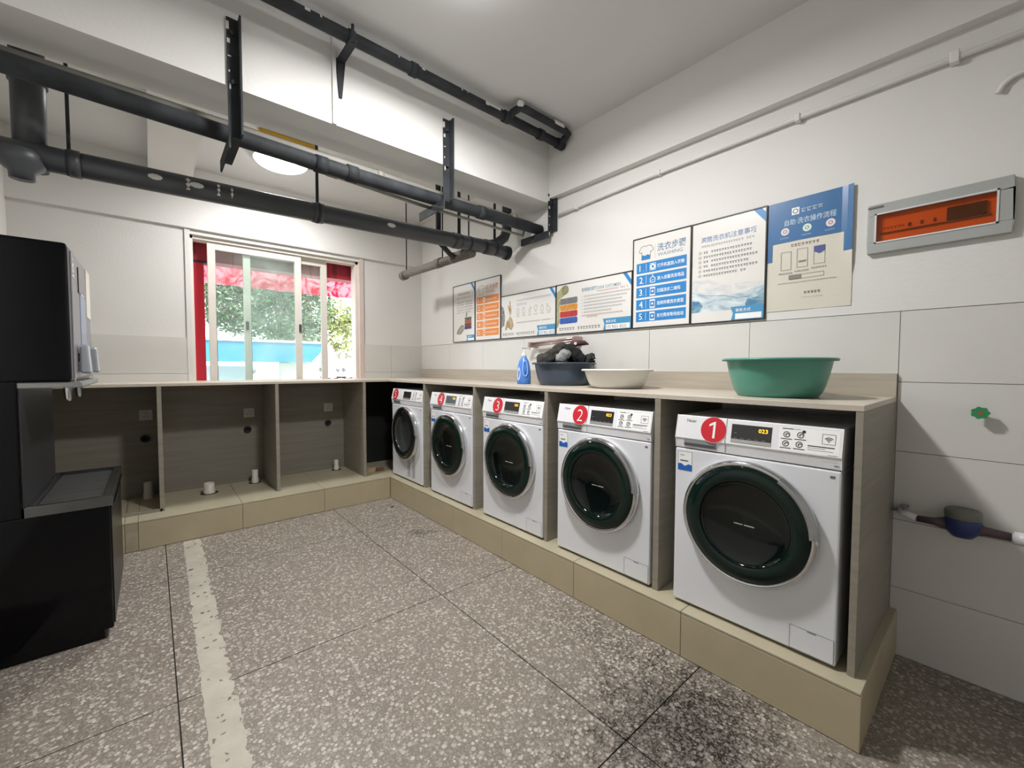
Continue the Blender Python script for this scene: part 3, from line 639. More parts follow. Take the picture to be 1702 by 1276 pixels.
m = MB(); m.poly(curlf, [(.203, .30), (.248, .30), (.248, .275), (.226, .262), (.203, .275)], .0004); P(m, 'blue_flag', M('navy_print', '45548F', .5, noise=(3, .03)), r)

# ------------------------------------------------------------------ fuse box, conduit, meter, tap
r = thing('fuse_box', (0, -4.32, 1.765), 'grey flush fuse box with amber see-through cover', 'fuse box')
fr = wall_frame(-4.112, 1.765, 0); BW, BH = .418, .212
g = MB(); GB = M('galvanised_grey', 'A8AAA8', .5, noise=(5, .06))
for a in ((0, 0, BW, .048), (0, .165, BW, BH), (0, .048, .030, .165), (BW-.042, .048, BW, .165)): g.slab(fr, a[0], a[1], a[2], a[3], 0, .026)
fb = part(g, 'cover_frame', GB, r, bevel=.003)
part(MB().slab(fr, .028, .046, BW-.04, .167, 0, .004), 'inner_tray', M('ochre_inner', 'D08A48', .6, noise=(6, .15)), r)
part(MB().slab(fr, .04, .082, BW-.055, .088, .004, .010), 'rail', M('dark_rail', '5A3317', .6, noise=(6, .1)), r)
part(MB().slab(fr, .245, .092, .352, .140, .004, .014), 'breaker', M('dark_breaker', '3A2A22', .5, noise=(6, .1)), r)
for k in range(4): part(MB().slab(fr, .13+.038*k, .098, .138+.038*k, .112, .004, .009), 'hole_plug', M('dark_rail', '5A3317'), r)
m = MB(); m.blocks(fr, .05, .10, .07, .012, .0046, rng, 0); P(m, 'label_print', M('dark_rail', '5A3317'), r)
AMB = bpy.data.materials.new('amber_cover'); AMB.use_nodes = True
_nt = AMB.node_tree; _nt.nodes.remove(_nt.nodes['Principled BSDF']); _t = _nt.nodes.new('ShaderNodeBsdfTransparent'); _t.inputs[0].default_value = (.97, .70, .40, 1)
_g = _nt.nodes.new('ShaderNodeBsdfGlossy'); _g.inputs['Roughness'].default_value = .15; _x = _nt.nodes.new('ShaderNodeMixShader'); _x.inputs[0].default_value = .05
_nt.links.new(_t.outputs[0], _x.inputs[1]); _nt.links.new(_g.outputs[0], _x.inputs[2]); _nt.links.new(_x.outputs[0], _nt.nodes['Material Output'].inputs[0])
part(MB().slab(fr, .029, .047, BW-.041, .166, .019, .022), 'amber_cover', AMB, r)
part(MB().slab(fr, .0, .196, .05, .203, .026, .030), 'hinge', GPRINT, r)
g = MB()
for a in ((.024, .042, BW-.036, .048), (.024, .165, BW-.036, .171), (.024, .042, .030, .171), (BW-.042, .042, BW-.036, .171)): g.slab(fr, a[0], a[1], a[2], a[3], .026, .029)
part(g, 'cover_rim', WHITEPL, fb)
c = thing('wall_conduit', (-.02, -3.9, 2.48), 'thin white conduit with clips running along the right wall', 'conduit')
part(MB().tube([(-.02, -2.23, 2.445), (-.02, -2.6, 2.462), (-.02, -3.1, 2.476), (-.02, -3.84, 2.485), (-.02, -5.6, 2.485)], .011, 12), 'tube', PAINT, c)
for y, z, s_ in ((-2.42, 2.453, 1), (-3.09, 2.476, 1), (-3.83, 2.485, 1.2), (-4.36, 2.486, 1.5), (-5.0, 2.485, 1)):
    part(MB().box(-.036, -.001, y-.009*s_, y+.009*s_, z-.015*s_, z+.016*s_), 'clip', PAINT, c, bevel=.003)
MB((-.012, -4.5, 2.3)).tube([(-.012, -4.478, 2.295), (-.012, -4.49, 2.322), (-.012, -4.51, 2.339), (-.012, -4.55, 2.347), (-.012, -4.75, 2.35)], .009, 10).build('painted_cable', PAINT, label='short white painted cable curving out at the top right wall', cat='cable')
# water meter
r = thing('water_meter', (-.055, -4.43, .63), 'dark blue water meter with grey lid on the wall pipe', 'meter')
BLM = M('dark_blue_casting', '27356B', .45, noise=(8, .12)); BRASS = M('dirty_brass_pipe', '5C4B52', .5, metal=.3, noise=(10, .2))
m = MB(); m.lathe([(.0005, -.048), (.03, -.045), (.05, -.02), (.052, .02), (.046, .03)], (-.06, -4.44, .645), 'z', 28); part(m, 'body', BLM, r)
m = MB(); m.lathe([(.050, .028), (.052, .034), (.052, .055), (.046, .062), (.0005, .064)], (-.06, -4.44, .645), 'z', 28); lid = part(m, 'lid', M('grey_green_lid', '6E7168', .5, noise=(6, .1)), r)
part(MB().tube([(-.06, -4.31, .636), (-.06, -4.36, .638), (-.06, -4.40, .64)], [.013, .015, .026], 14), 'inlet', BRASS, r)
part(MB().tube([(-.06, -4.475, .64), (-.06, -4.50, .637), (-.06, -4.57, .635)], [.028, .018, .015], 14), 'outlet', BRASS, r)
v = thing('white_valve', (-.05, -4.28, .64), 'white plastic elbow and valve left of the water meter', 'valve')
part(MB().tube([(-.004, -4.262, .655), (-.04, -4.262, .652), (-.055, -4.272, .645), (-.06, -4.31, .637)], .014, 12), 'elbow', WHITEPL, v)
part(MB().tube([(-.05, -4.272, .65), (-.05, -4.272, .675)], .009, 10), 'stem', GREYPL, v); part(MB().box(-.075, -.03, -4.285, -4.259, .672, .680), 'lever', M('dull_lever', '77777A', .5, noise=(5, .1)), v, bevel=.003)
part(MB().tube([(-.004, -4.245, .648), (-.02, -4.23, .646), (-.03, -4.262, .648)], .005, 8), 'wire_tail', GREYPL, v)
v = thing('white_valve', (-.05, -4.6, .635), 'white plastic pipe fitting right of the water meter', 'valve')
part(MB().tube([(-.06, -4.565, .635), (-.06, -5.6, .635)], .016, 14), 'pipe', WHITEPL, v); part(MB().tube([(-.06, -4.57, .635), (-.06, -4.62, .635)], .024, 14), 'union', WHITEPL, v)
t = thing('tap_handle', (-.001, -4.472, 1.088), 'small round green tap handle on the tiled wall', 'tap')
m = MB(); m.add([wall_frame(-4.472, 1.088)((.0225+.0022*math.cos(7*a))*math.cos(a), (.0225+.0022*math.cos(7*a))*math.sin(a)*.9, hh) for hh in (.034, .046) for a in [2*PI*k/40 for k in range(40)]],
    [tuple(range(40)), tuple(range(79, 39, -1))]+[(k, (k+1) % 40, 40+(k+1) % 40, 40+k) for k in range(40)]); part(m, 'wheel', M('green_plastic', '2E8A57', .35, noise=(6, .1)), t, bevel=.002)
part(MB().tube([(-.001, -4.472, 1.088), (-.04, -4.472, 1.088)], .008, 10), 'spindle', GREYPL, t); m = MB(); m.disc(wall_frame(-4.472, 1.088), 0, 0, .007, .0465, 14); part(m, 'cap', M('rusty_red', 'A5583C', .5, noise=(10, .2)), t)
# towel rail on the wall
t = thing('towel_rail', (-.05, -2.2, 1.45), 'pinkish metal double rail on the wall above the navy basin', 'rail')
PINKM = M('pinkish_chrome', 'B79F9D', .3, metal=.7, noise=(6, .12))
part(MB().tube([(-.06, -1.97, 1.452), (-.06, -2.47, 1.478)], .011, 12), 'bar', PINKM, t); part(MB().tube([(-.09, -1.97, 1.432), (-.09, -2.47, 1.456)], .008, 12), 'bar', PINKM, t)
for y, z in ((-1.985, 1.444), (-2.46, 1.468)): part(MB().box(-.10, -.001, y-.012, y+.012, z-.022, z+.022), 'bracket', PINKM, t, bevel=.005)

# ------------------------------------------------------------------ things on the worktop
def basin(x, y, r0, r1, h, mat, label, rim=.018):
    b = thing('wash_basin', (x, y, ZC), label, 'basin', 'plastic basins on the worktop')
    m = MB(b.location); n = 10; pf = [(.0005, .004), (r0*.93, .004), (r0*.94, 0), (r0, .002)]
    for k in range(1, n+1):
        t_ = k/n; pf.append((r0+(r1-rim-r0)*(t_**.6), .004+(h-.012)*t_))
    inner = [(a-.004, z) for a, z in pf[4:]][::-1]
    m.lathe(pf+[(r1-rim+.001, h-.006)]+inner+[(r0*.9, .012), (.0005, .012)], (x, y, ZC), 'z', 56); m.build('bowl', mat, b)
    m = MB(b.location); m.lathe([(r1-rim-.002, h-.008), (r1-.003, h-.006), (r1, h-.012), (r1+.001, h-.004), (r1-.004, h), (r1-rim-.004, h-.001), (r1-rim-.002, h-.008)], (x, y, ZC), 'z', 56); m.build('rim', mat, b)
    return b
basin(-.365, -3.875, .152, .218, .166, M('green_plastic_basin', '50907F', .32, noise=(3, .06)), 'green plastic wash basin nearest the end of the worktop')
basin(-.315, -3.0, .145, .212, .114, M('cream_plastic_basin', 'DAD8D2', .35, noise=(3, .03)), 'low cream white plastic wash basin beside the navy one')
NB = (-.25, -2.51)
basin(*NB, .165, .225, .157, M('navy_plastic_basin', '3A4758', .3, noise=(3, .06)), 'navy blue plastic wash basin heaped with dark clothes')
EV, FV = Vector((.67, -.74, 0)), Vector((.74, .67, 0))     # along the counter front and across it, as the pile lies
RIM = ZC+.150
def bpt(e, f, z): return Vector((NB[0], NB[1], RIM))+EV*e+FV*f+Vector((0, 0, z))
def crease(p, seed, amp, sc):
    q = (p+Vector((seed*3.7, seed*1.3, 0)))*sc
    return amp*(1-2*abs(mnoise.noise(q)))+amp*.5*(1-2*abs(mnoise.noise(q*2.3)))-amp*.6
def cloth_roll(path, radii, seed, amp=.011, nu=30, nl=44, flat=.75):
    P_ = [bpt(*p) for p in path]; n = len(P_)-1; vs = []; fs = []
    for i in range(nl+1):
        t_ = i/nl*n; k = min(int(t_), n-1); w = t_-k; w2 = w*w*(3-2*w)
        c = P_[k].lerp(P_[k+1], w); r_ = radii[k]+(radii[k+1]-radii[k])*w2
        end = min(1, math.sin(PI*min(max(i/nl, .0), 1))*3.0); r_ *= .05+.95*math.sqrt(max(end, 0))
        T = (P_[min(k+1, n)]-P_[k]).normalized(); A = T.cross(Vector((0, 0, 1))).normalized(); B = A.cross(T)
        for q in range(nu):
            a = 2*PI*q/nu; d = A*math.cos(a)*flat+B*math.sin(a); p = c+d*r_
            vs.append(p+d.normalized()*crease(p, seed, amp, 17)*(.2+.8*end))
    for i in range(nl):
        for q in range(nu): fs.append((i*nu+q, i*nu+(q+1) % nu, (i+1)*nu+(q+1) % nu, (i+1)*nu+q))
    fs.append(tuple(range(nu))); fs.append(tuple(range((nl+1)*nu-1, nl*nu-1, -1)))
    return vs, fs
CL = lambda n, c: M(n, c, .9, spec=.2, noise=(30, .25), bump=(70, .35))
def garment(rolls, mat, label):
    m = MB(tuple(bpt(*rolls[0][0][0])))
    for path, radii, seed in rolls: m.add(*cloth_roll(path, radii, seed), True)
    return m.build('garment', mat, label=label, cat='clothing', group='clothes in the navy basin')
garment([([(-.13, .02, -.04), (-.05, .05, -.005), (.04, .05, -.005), (.13, .02, -.04)], [.06, .10, .10, .06], 1)], CL('dark_shirt_cloth', '2B2C2B'), 'dark crumpled shirt filling the bottom of the pile in the basin')
garment([([(-.185, -.02, .0), (-.15, -.04, .026), (-.09, -.04, .040), (-.05, -.02, .085), (.0, .02, .118), (.03, .06, .09)], [.028, .042, .046, .044, .036, .03], 2)], CL('charcoal_cloth', '42403C'), 'charcoal trousers folded up to the peak of the pile')
garment([([(.0, .0, .112), (.04, -.03, .09), (.09, -.05, .055), (.13, -.05, .015), (.12, -.03, -.02)], [.03, .042, .042, .036, .03], 3)], CL('black_cloth', '252626'), 'black sleeve sloping down to the right of the pile')
garment([([(-.03, -.13, -.005), (-.025, -.12, .035), (.0, -.11, .068), (.022, -.09, .065), (.035, -.06, .04)], [.026, .034, .034, .03, .02], 4)], CL('pale_grey_cloth', '8B8D8C'), 'pale grey sock in the middle of the navy basin')
garment([([(.165, -.05, -.03), (.17, -.045, .025), (.158, -.04, .066)], [.024, .028, .018], 5), ([(.175, -.04, -.02), (.19, -.035, .03), (.188, -.03, .075)], [.02, .024, .015], 6)], CL('dark_grey_cloth', '343634'), 'small dark glove standing at the right edge of the navy basin')
u = thing('folded_umbrella', tuple(bpt(.10, .03, .08)), 'small maroon folded umbrella lying on top of the clothes', 'umbrella')
part(MB().tube([bpt(.045, .0, .128), bpt(.07, .0, .140), bpt(.10, .0, .145), bpt(.14, .0, .145), bpt(.172, .0, .135)], [.014, .024, .02, .018, .003], 14), 'canopy', M('maroon_cloth', '4A2428', .6, noise=(20, .3)), u)
part(MB().tube([bpt(.075, -.005, .125), bpt(.07, -.015, .11), bpt(.065, -.02, .09)], .009, 10), 'strap', BLACK, u)
pb_ = bpt(.078, -.018, .14); part(MB().tube([pb_, pb_-FV*.008], .010, 14), 'button', WHITEPL, u)
# detergent bottle
BX, BY = -.345, -2.195
b = thing('detergent_bottle', (BX, BY, ZC), 'blue plastic detergent bottle with handle and white pump', 'bottle')
m = MB(); BLU = M('blue_bottle_plastic', '4E86D8', .3, noise=(4, .06)); n = 36
pf = [(.0005, 0), (.046, 0), (.052, .006), (.053, .04), (.051, .09), (.045, .135), (.034, .175), (.022, .195), (.018, .205), (.0005, .206)]
m.lathe(pf, (BX, BY, ZC), 'z', n, sy=1.0); part(m, 'body', BLU, b)
m = MB(); dirx, diry = -.743, -.669   # towards the room
ev = []
def bp(a, z):   # point on the bottle skin at angle offset a
    import bisect
    for (ra, za), (rb, zb) in zip(pf, pf[1:]):
        if za <= z <= zb and zb > za: rr = ra+(rb-ra)*(z-za)/(zb-za); break
    q = math.atan2(diry, dirx)+a; return (BX+(rr+.002)*math.cos(q), BY+(rr+.002)*math.sin(q), ZC+z)
lp = [bp(.30+.36*math.cos(2*PI*k/24), .115+.058*math.sin(2*PI*k/24)) for k in range(25)]
part(m.tube(lp, .006, 8, cap=False), 'handle_loop', M('light_blue_plastic', '86B2F0', .3, noise=(4, .05)), b)
m = MB(); q0 = [bp(.30+.30*math.cos(2*PI*k/24), .115+.050*math.sin(2*PI*k/24)) for k in range(24)]
m.add(q0, [tuple(range(24))]); part(m, 'handle_recess', M('deep_blue_plastic', '2F5FB5', .35, noise=(4, .05)), b, recalc=False)
m = MB(); q0 = [bp(-.75+.36*math.cos(2*PI*k/24), .075+.05*math.sin(2*PI*k/24)) for k in range(24)]
m.add(q0, [tuple(range(24))]); part(m, 'label', M('pale_label', 'C6CBEA', .4, noise=(20, .15)), b, recalc=False)
m = MB(); m.lathe([(.019, .203), (.020, .205), (.020, .225), (.012, .228), (.008, .232), (.006, .236), (.006, .262), (.0005, .263)], (BX, BY, ZC), 'z', 20); pm = part(m, 'pump_collar', WHITEPL, b)
part(MB().tube([(BX-.006, BY+.01, ZC+.264), (BX, BY, ZC+.27), (BX+.02, BY-.03, ZC+.268), (BX+.026, BY-.04, ZC+.258)], [.009, .009, .005, .004], 10), 'pump_nozzle', M('pump_grey', 'B9B6B4', .4, noise=(4, .04)), pm)

# ------------------------------------------------------------------ drinks dispenser
DX0, DX1, DY0, DY1 = -3.17, -2.722, -1.12, -1.88
GLB = M('gloss_black_panel', '08090C', .09, spec=.22, noise=(2, .1)); MATB = M('satin_black', '101114', .3, spec=.25, noise=(4, .1))
STL = M('brushed_steel', '9EA0A0', .32, metal=.9, noise=(10, .12), stretch=(1, 8, 1)); SILV = M('silver_grey_front', '87838A', .35, metal=.25, noise=(3, .05))
d = thing('water_dispenser', (-2.9, -1.5, 0), 'tall black water dispenser with silver front and steel drip tray', 'dispenser')
part(MB().box(DX0, DX1, DY1, DY0, 1.19, 1.79), 'upper_housing', GLB, d, bevel=.012, seg=3)
part(MB().box(DX0, -2.88, DY1, DY0, .62, 1.195), 'column', GLB, d, bevel=.006)
part(MB().box(-2.8795, -2.872, DY1+.012, DY0-.012, .66, 1.19), 'splash_plate', M('dark_steel_plate', '3E3F41', .35, metal=.6, noise=(8, .1)), d)
part(MB().box(DX0, -2.617, DY1, DY0, .05, .625), 'lower_cabinet', GLB, d, bevel=.008)
part(MB().box(DX0+.03, -2.65, DY1+.03, DY0-.03, .0, .052), 'toe_kick', MATB, d)
part(MB().box(-2.6175, -2.612, DY1+.012, DY0-.012, .07, .61), 'cabinet_door', MATB, d, bevel=.002)
g = MB()
for a in ((-2.875, -2.608, DY1-.004, DY1+.022), (-2.875, -2.608, DY0-.022, DY0+.004), (-2.64, -2.608, DY1+.022, DY0-.022), (-2.875, -2.85, DY1+.022, DY0-.022)): g.box(a[0], a[1], a[2], a[3], .622, .668)
tr = part(g, 'drip_tray', M('dark_steel_tray', '77797A', .22, metal=.95, noise=(8, .15)), d, bevel=.003)
part(MB().box(-2.85, -2.64, DY1+.022, DY0-.022, .63, .636), 'tray_floor', M('tray_dark_steel', '4C4C4A', .4, metal=.7, noise=(10, .2)), tr)
for k in range(26):
    y = DY1+.04+k*(abs(DY1-DY0)-.08)/25
    part(MB().box(-2.845, -2.645, y-.004, y+.004, .648, .655), 'grille_bar', STL, tr)
fsv = part(MB().box(DX1-.004, DX1+.008, DY1+.012, DY0-.012, 1.205, 1.775), 'front_panel', SILV, d, bevel=.004)
frd = lambda u, v, h: (DX1+.0085+h, DY1+u, 1.19+v)    # front faces +x, u towards the window
m = MB(); m.slab(frd, .30, .175, .52, .42, 0, .0015); part(m, 'screen', M('blue_grey_screen', '7F93B4', .15, noise=(4, .12)), d)
m = MB(); m.slab(frd, .33, .42, .46, .425, 0, .003); part(m, 'screen_lamp', WPRINT, d)
m = MB(); m.slab(frd, .24, .42, .256, .54, 0, .003); m.poly(frd, [(.256, .42), (.5, .42), (.5, .427), (.256, .427)], .002); part(m, 'card_slot', MATB, d)
m = MB(); m.ring(frd, .085, .508, .022, .01, .001, 18); m.rect(frd, .06, .47, .115, .478, .001); m.rect(frd, .07, .545, .1, .549, .001); part(m, 'logo_mark', WPRINT, d)
m = MB(); m.slab(frd, .56, .33, .74, .585, 0, .002); part(m, 'paper_notice', PAPER, d)
m = MB(); m.slab(frd, .01, .0, .02, .57, 0, .004); part(m, 'bright_edge', CHROME, d)
for y in (-1.70, -1.30):
    tp = MB(); tp.tube([(DX1+.008, y, 1.30), (DX1+.03, y, 1.30)], .02, 14); tpo = part(tp, 'tap_mount', SILV, d)
    hm = MB(); hm.hexa([(DX1+.012, y-.036, 1.228), (DX1+.052, y-.036, 1.224), (DX1+.052, y+.036, 1.224), (DX1+.012, y+.036, 1.228), (DX1+.014, y-.034, 1.358), (DX1+.044, y-.034, 1.362), (DX1+.044, y+.034, 1.362), (DX1+.014, y+.034, 1.358)])
    part(hm, 'tap_lever', M('silver_lever', 'B4B8BE', .2, metal=.6, noise=(5, .06)), tpo, bevel=.010, seg=3)
part(MB().box(DX0+.05, DX1+.03, DY1+.01, DY0-.01, 1.165, 1.192), 'nozzle_ledge', STL, d, bevel=.004)
for y in (-1.80, -1.45):
    m = MB(); m.lathe([(.016, 0), (.012, -.05), (.008, -.062), (.0005, -.062)], (DX1-.02, y, 1.166), 'z', 16); part(m, 'nozzle', CHROME, d)

# ------------------------------------------------------------------ overhead pipes
def pipe_thing(name, loc, label, cat='pipe', group=None): return thing(name, loc, label, cat, group)
# big drain
YD = -1.70
dz = lambda x: 2.184+(x+2.908)*.0285
dn = pipe_thing('drain_pipe', (-1.6, YD, 2.2), 'thick dark grey drain pipe hanging below the beam')
part(MB().tube([(-3.19, YD, dz(-3.19)), (-2.2, YD, dz(-2.2)), (-1.2, YD, dz(-1.2)), (-.42, YD, dz(-.42)), (-.30, YD, dz(-.3)+.002)], .055, 24), 'main_run', PIPEB, dn)
for x, w in ((-1.645, .03), (-.62, .03), (-.30, .045), (-2.70, .02)):
    part(MB().tube([(x-w, YD, dz(x)), (x+w, YD, dz(x))], .0605, 24), 'coupling', PIPEB, dn)
part(MB().tube([(-.30, YD, dz(-.3)), (-.10, YD-.0, dz(-.3)-.012)], .052, 22), 'cleanout_stub', PIPEB, dn)
part(MB().tube([(-.12, YD, dz(-.3)-.011), (-.085, YD, dz(-.3)-.013)], .058, 22), 'cleanout_cap', STEELB, dn)
part(MB().tube([(-.33, YD, dz(-.33)+.01), (-.22, YD, 2.30), (-.13, YD, 2.37), (-.10, YD, 2.44), (-.10, YD, 2.93)], .042, 20), 'rising_branch', PIPEB, dn)
for x, z, w in ((-2.255, 2.20, .030), (-2.29, 2.195, .010), (-2.42, 2.185, .028), (-1.18, 2.24, .03), (-2.10, 2.225, .006), (-2.16, 2.22, .007)):
    m = MB(); n = 8; R = .0557
    for k in range(n):   # dried paint clinging to the room side of the pipe
        a0_, a1_ = -.55+1.1*k/n, -.55+1.1*(k+1)/n
        if w > .025: a0_, a1_ = a0_*.45, a1_*.45
        ww = w*(.55+.45*math.sin(k*1.9+x*40))
        if w > .025: ww = w*math.sqrt(max(.05, 1-((k+.5)/n*2-1)**2))
        m.add([(x-ww, YD-R*math.cos(a0_), dz(x)+R*math.sin(a0_)), (x+ww, YD-R*math.cos(a0_), dz(x)+R*math.sin(a0_)), (x+ww, YD-R*math.cos(a1_), dz(x)+R*math.sin(a1_)), (x-ww, YD-R*math.cos(a1_), dz(x)+R*math.sin(a1_))], [(0, 1, 2, 3)])
    part(m, 'paint_splash', WPAINTDRIP, dn, recalc=False)
st = pipe_thing('soil_stack', (-2.84, YD+.005, 2.09), 'upright dark soil stack dropping into the left end of the drain')
part(MB().tube([(-2.84, YD+.02, 2.13), (-2.84, YD+.02, 2.93)], .055, 24), 'stack_pipe', PIPEB, st)
part(MB().tube([(-2.84, YD+.02, 2.50), (-2.84, YD+.02, 2.60)], .062, 24), 'stack_collar', PIPEB, st)
m = MB(); m.lathe([(.0005, 0), (.040, 0), (.042, .03), (.078, .06), (.082, .1), (.07, .12)], (-2.865, YD-.0, 2.075), 'z', 24); part(m, 'cleanout', PIPEB, st)
for x, rr, lab in ((-2.72, .007, 'thin black hanger rod beside the soil stack'), (-1.646, .009, 'black hanger rod in the middle of the drain pipe'), (-.591, .013, 'black upright small pipe right of the second bracket'),
               (-.499, .006, 'thin hanger rod between the two upright small pipes'), (-.234, .011, 'black upright small pipe nearest the rising drain branch')):
    h_ = pipe_thing('hanger_rod', (x, YD, dz(x)), lab, 'rod', 'rods holding the drain pipe')
    part(MB().tube([(x, YD, dz(x)+.05), (x, YD, 2.93)], rr, 10), 'rod', STEELB, h_)
    part(MB().tube([(x-.009, YD, dz(x)), (x+.009, YD, dz(x))], .0575 if abs(x+1.646) > .1 else .0625, 22), 'clamp', STEELB, h_)
up = pipe_thing('small_pipe', (-.728, YD+.07, 2.2), 'black upright pipe passing behind the drain to the grey branch')
part(MB().tube([(-.728, YD+.085, 2.93), (-.728, YD+.085, 2.30), (-.70, YD+.10, 2.235), (-.56, YD+.19, 2.20), (-.47, YD+.26, 2.195)], .021, 14), 'tube', STEELB, up)
gp = pipe_thing('branch_pipe', (-.45, -1.0, 2.2), 'dusty grey branch pipe running from the drain towards the window wall')
part(MB().tube([(-.45, YD+.02, 2.192), (-.45, -.44, 2.213)], .038, 20), 'tube', PIPEG2, gp)
for y, w in ((-1.53, .05), (-1.40, .02), (-1.16, .05), (-.465, .035)): part(MB().tube([(-.45, y-w, 2.203), (-.45, y+w, 2.203)], .045 if w < .04 else .043, 20), 'collar', PIPEG2, gp)
h_ = pipe_thing('hanger_rod', (-.45, -.52, 2.2), 'thin hanger rod holding the capped end of the grey branch', 'rod', 'rods holding the drain pipe')
part(MB().tube([(-.45, -.52, 2.245), (-.45, -.52, 2.93)], .006, 8), 'rod', STEELB, h_)
h_ = pipe_thing('hanger_rod', (-.45, -1.22, 2.2), 'thin hanger rod holding the middle of the grey branch', 'rod', 'rods holding the drain pipe')
part(MB().tube([(-.45, -1.22, 2.245), (-.45, -1.22, 2.93)], .006, 8), 'rod', STEELB, h_)
# upper pipes resting on the brackets
sp = pipe_thing('steel_pipe', (-1.6, -2.0, 2.39), 'black steel pipe resting on the brackets below the beam')
part(MB().tube([(-3.19, -2.03, 2.41), (-2.4, -2.03, 2.392), (-1.6, -2.03, 2.375), (-.9, -2.03, 2.375), (-.02, -2.03, 2.378)], .040, 20), 'tube', STEELB, sp)
for x in (-1.72, -1.55, -.62): part(MB().tube([(x-.03, -2.03, 2.376), (x+.03, -2.03, 2.376)], .046, 20), 'coupling', STEELB, sp)
sp = pipe_thing('steel_pipe', (-1.6, -1.95, 2.46), 'grey painted pipe lying just above the black steel pipe')
part(MB().tube([(-3.19, -1.955, 2.475), (-1.6, -1.955, 2.452), (-.06, -1.955, 2.430)], .028, 16), 'tube', PIPEG, sp)
for x in (-1.35, -.25): part(MB().tube([(x-.02, -1.955, 2.449), (x+.02, -1.955, 2.448)], .033, 16), 'coupling', PIPEG, sp)
sp = pipe_thing('thin_conduit', (-1.4, -1.93, 2.37), 'thin grey conduit sagging below the black steel pipe', 'conduit')
part(MB().tube([(-3.19, -1.93, 2.48), (-2.324, -1.93, 2.44), (-1.801, -1.93, 2.39), (-1.06, -1.93, 2.352), (-.12, -1.93, 2.336), (-.10, -1.93, 2.40)], .011, 10), 'tube', PIPEG, sp)
part(MB().tube([(-1.66, -1.93, 2.383), (-1.60, -1.93, 2.380)], .016, 10), 'coupling', PIPEG, sp)
def bracket(x, ztop, zbot, label, peel=True):
    b = thing('pipe_bracket', (x, -2.17, zbot), label, 'bracket', 'angle iron pipe brackets on the beam')
    g = MB(); g.box(x-.026, x+.026, -2.166, -2.158, zbot, ztop); g.box(x+.018, x+.026, -2.21, -2.166, zbot, ztop); part(g, 'upright_angle', STEELB, b)
    g = MB(); g.box(x-.026, x+.026, -2.166, -1.84, zbot-.006, zbot+.002); g.box(x-.026, x-.018, -2.166, -1.84, zbot-.055, zbot-.006); part(g, 'support_arm', STEELB, b)
    for k in range(2): part(MB().tube([(x-.004, -2.166, ztop-.07-k*.22), (x-.004, -2.180, ztop-.07-k*.22)], .010, 6), 'bolt', STEELB, b)
    for k in range(5): part(MB().box(x-.027+.002*k, x-.016+.003*(k % 3), -2.1675, -2.1585, ztop-.02-k*.075, ztop-.055-k*.06), 'white_overpaint', WPAINTDRIP, b)
    return b
bracket(-2.135, 2.855, 2.325, 'black angle iron pipe bracket on the left of the beam')
bracket(-.99, 2.835, 2.330, 'black angle iron pipe bracket right of the beam centre')
bracket(-.035, 2.62, 2.335, 'short black angle iron bracket where beam meets right wall')
# ceiling pipe
YT, ZT = -2.312, 2.928
tp = pipe_thing('ceiling_pipe', (-1.5, YT, ZT), 'black pipe with white paint drips running under the front ceiling')
part(MB().tube([(-3.19, YT, ZT), (-1.5, YT, ZT), (-.06, YT, ZT)], .030, 18), 'main_run', STEELB, tp)
part(MB().tube([(-.60, YT, ZT), (-.60, YT-.045, ZT+.02), (-.585, YT-.10, ZT+.03), (-.54, YT-.11, ZT+.03), (-.16, YT-.11, ZT+.03), (-.115, YT-.10, ZT+.03), (-.10, YT-.04, ZT+.015), (-.10, YT, ZT)], .024, 14), 'bypass_loop', STEELB, tp)
for x, w in ((-.62, .025), (-.10, .03), (-.30, .02), (-1.30, .02)): part(MB().tube([(x-w, YT, ZT), (x+w, YT, ZT)], .037, 16), 'fitting', STEELB, tp)
rg = random.Random(5)
for k, (x, w) in enumerate(((-1.86, .012), (-1.80, .004), (-1.40, .004), (-1.25, .010), (-.99, .004), (-.95, .003), (-.80, .012), (-.74, .05), (-.30, .015), (-2.2, .01))):
    m = MB(); a_ = rg.uniform(.1, .5); nn = 5
    for j in range(nn):
        q0_, q1_ = a_+1.2*j/nn-.3, a_+1.2*(j+1)/nn-.3; R = .0305
        m.add([(x-w, YT-R*math.cos(q0_), ZT+R*math.sin(q0_)), (x+w, YT-R*math.cos(q0_), ZT+R*math.sin(q0_)), (x+w, YT-R*math.cos(q1_), ZT+R*math.sin(q1_)), (x-w, YT-R*math.cos(q1_), ZT+R*math.sin(q1_))], [(0, 1, 2, 3)])
    part(m, 'paint_drip', WPAINTDRIP, tp, recalc=False)
for x, w in ((-.24, .05), (-.60, .02)):
    part(MB().box(x-w, x+w, YT-.137, YT-.105, ZT+.025, ZT+.055), 'paint_drip', WPAINTDRIP, tp, bevel=.008)
b = thing('pipe_bracket', (-1.645, -2.2, 2.7), 'black tapered bracket holding the ceiling pipe to the beam', 'bracket')
g = MB(); g.hexa([(-1.66, -2.158, 2.70), (-1.645, -2.158, 2.70), (-1.645, -2.166, 2.70), (-1.66, -2.166, 2.70), (-1.675, -2.158, 2.90), (-1.625, -2.158, 2.90), (-1.625, -2.166, 2.90), (-1.675, -2.166, 2.90)]); part(g, 'upright', STEELB, b)
part(MB().box(-1.67, -1.63, -2.36, -2.158, 2.885, 2.895), 'arm', STEELB, b)
part(MB().tube([(-1.665, YT, ZT), (-1.635, YT, ZT)], .036, 16), 'clamp', STEELB, b); part(MB().tube([(-1.65, YT-.03, 2.88), (-1.65, YT-.03, 2.975)], .008, 8), 'bolt', STEELB, b)
MB((-1.685, -2.162, 2.55)).box(-1.695, -1.675, -2.168, -2.157, 2.551, 3.0).build('cable_trunking', PAINT, label='thin white cable trunking running down the beam face', cat='trunking', bevel=.002)

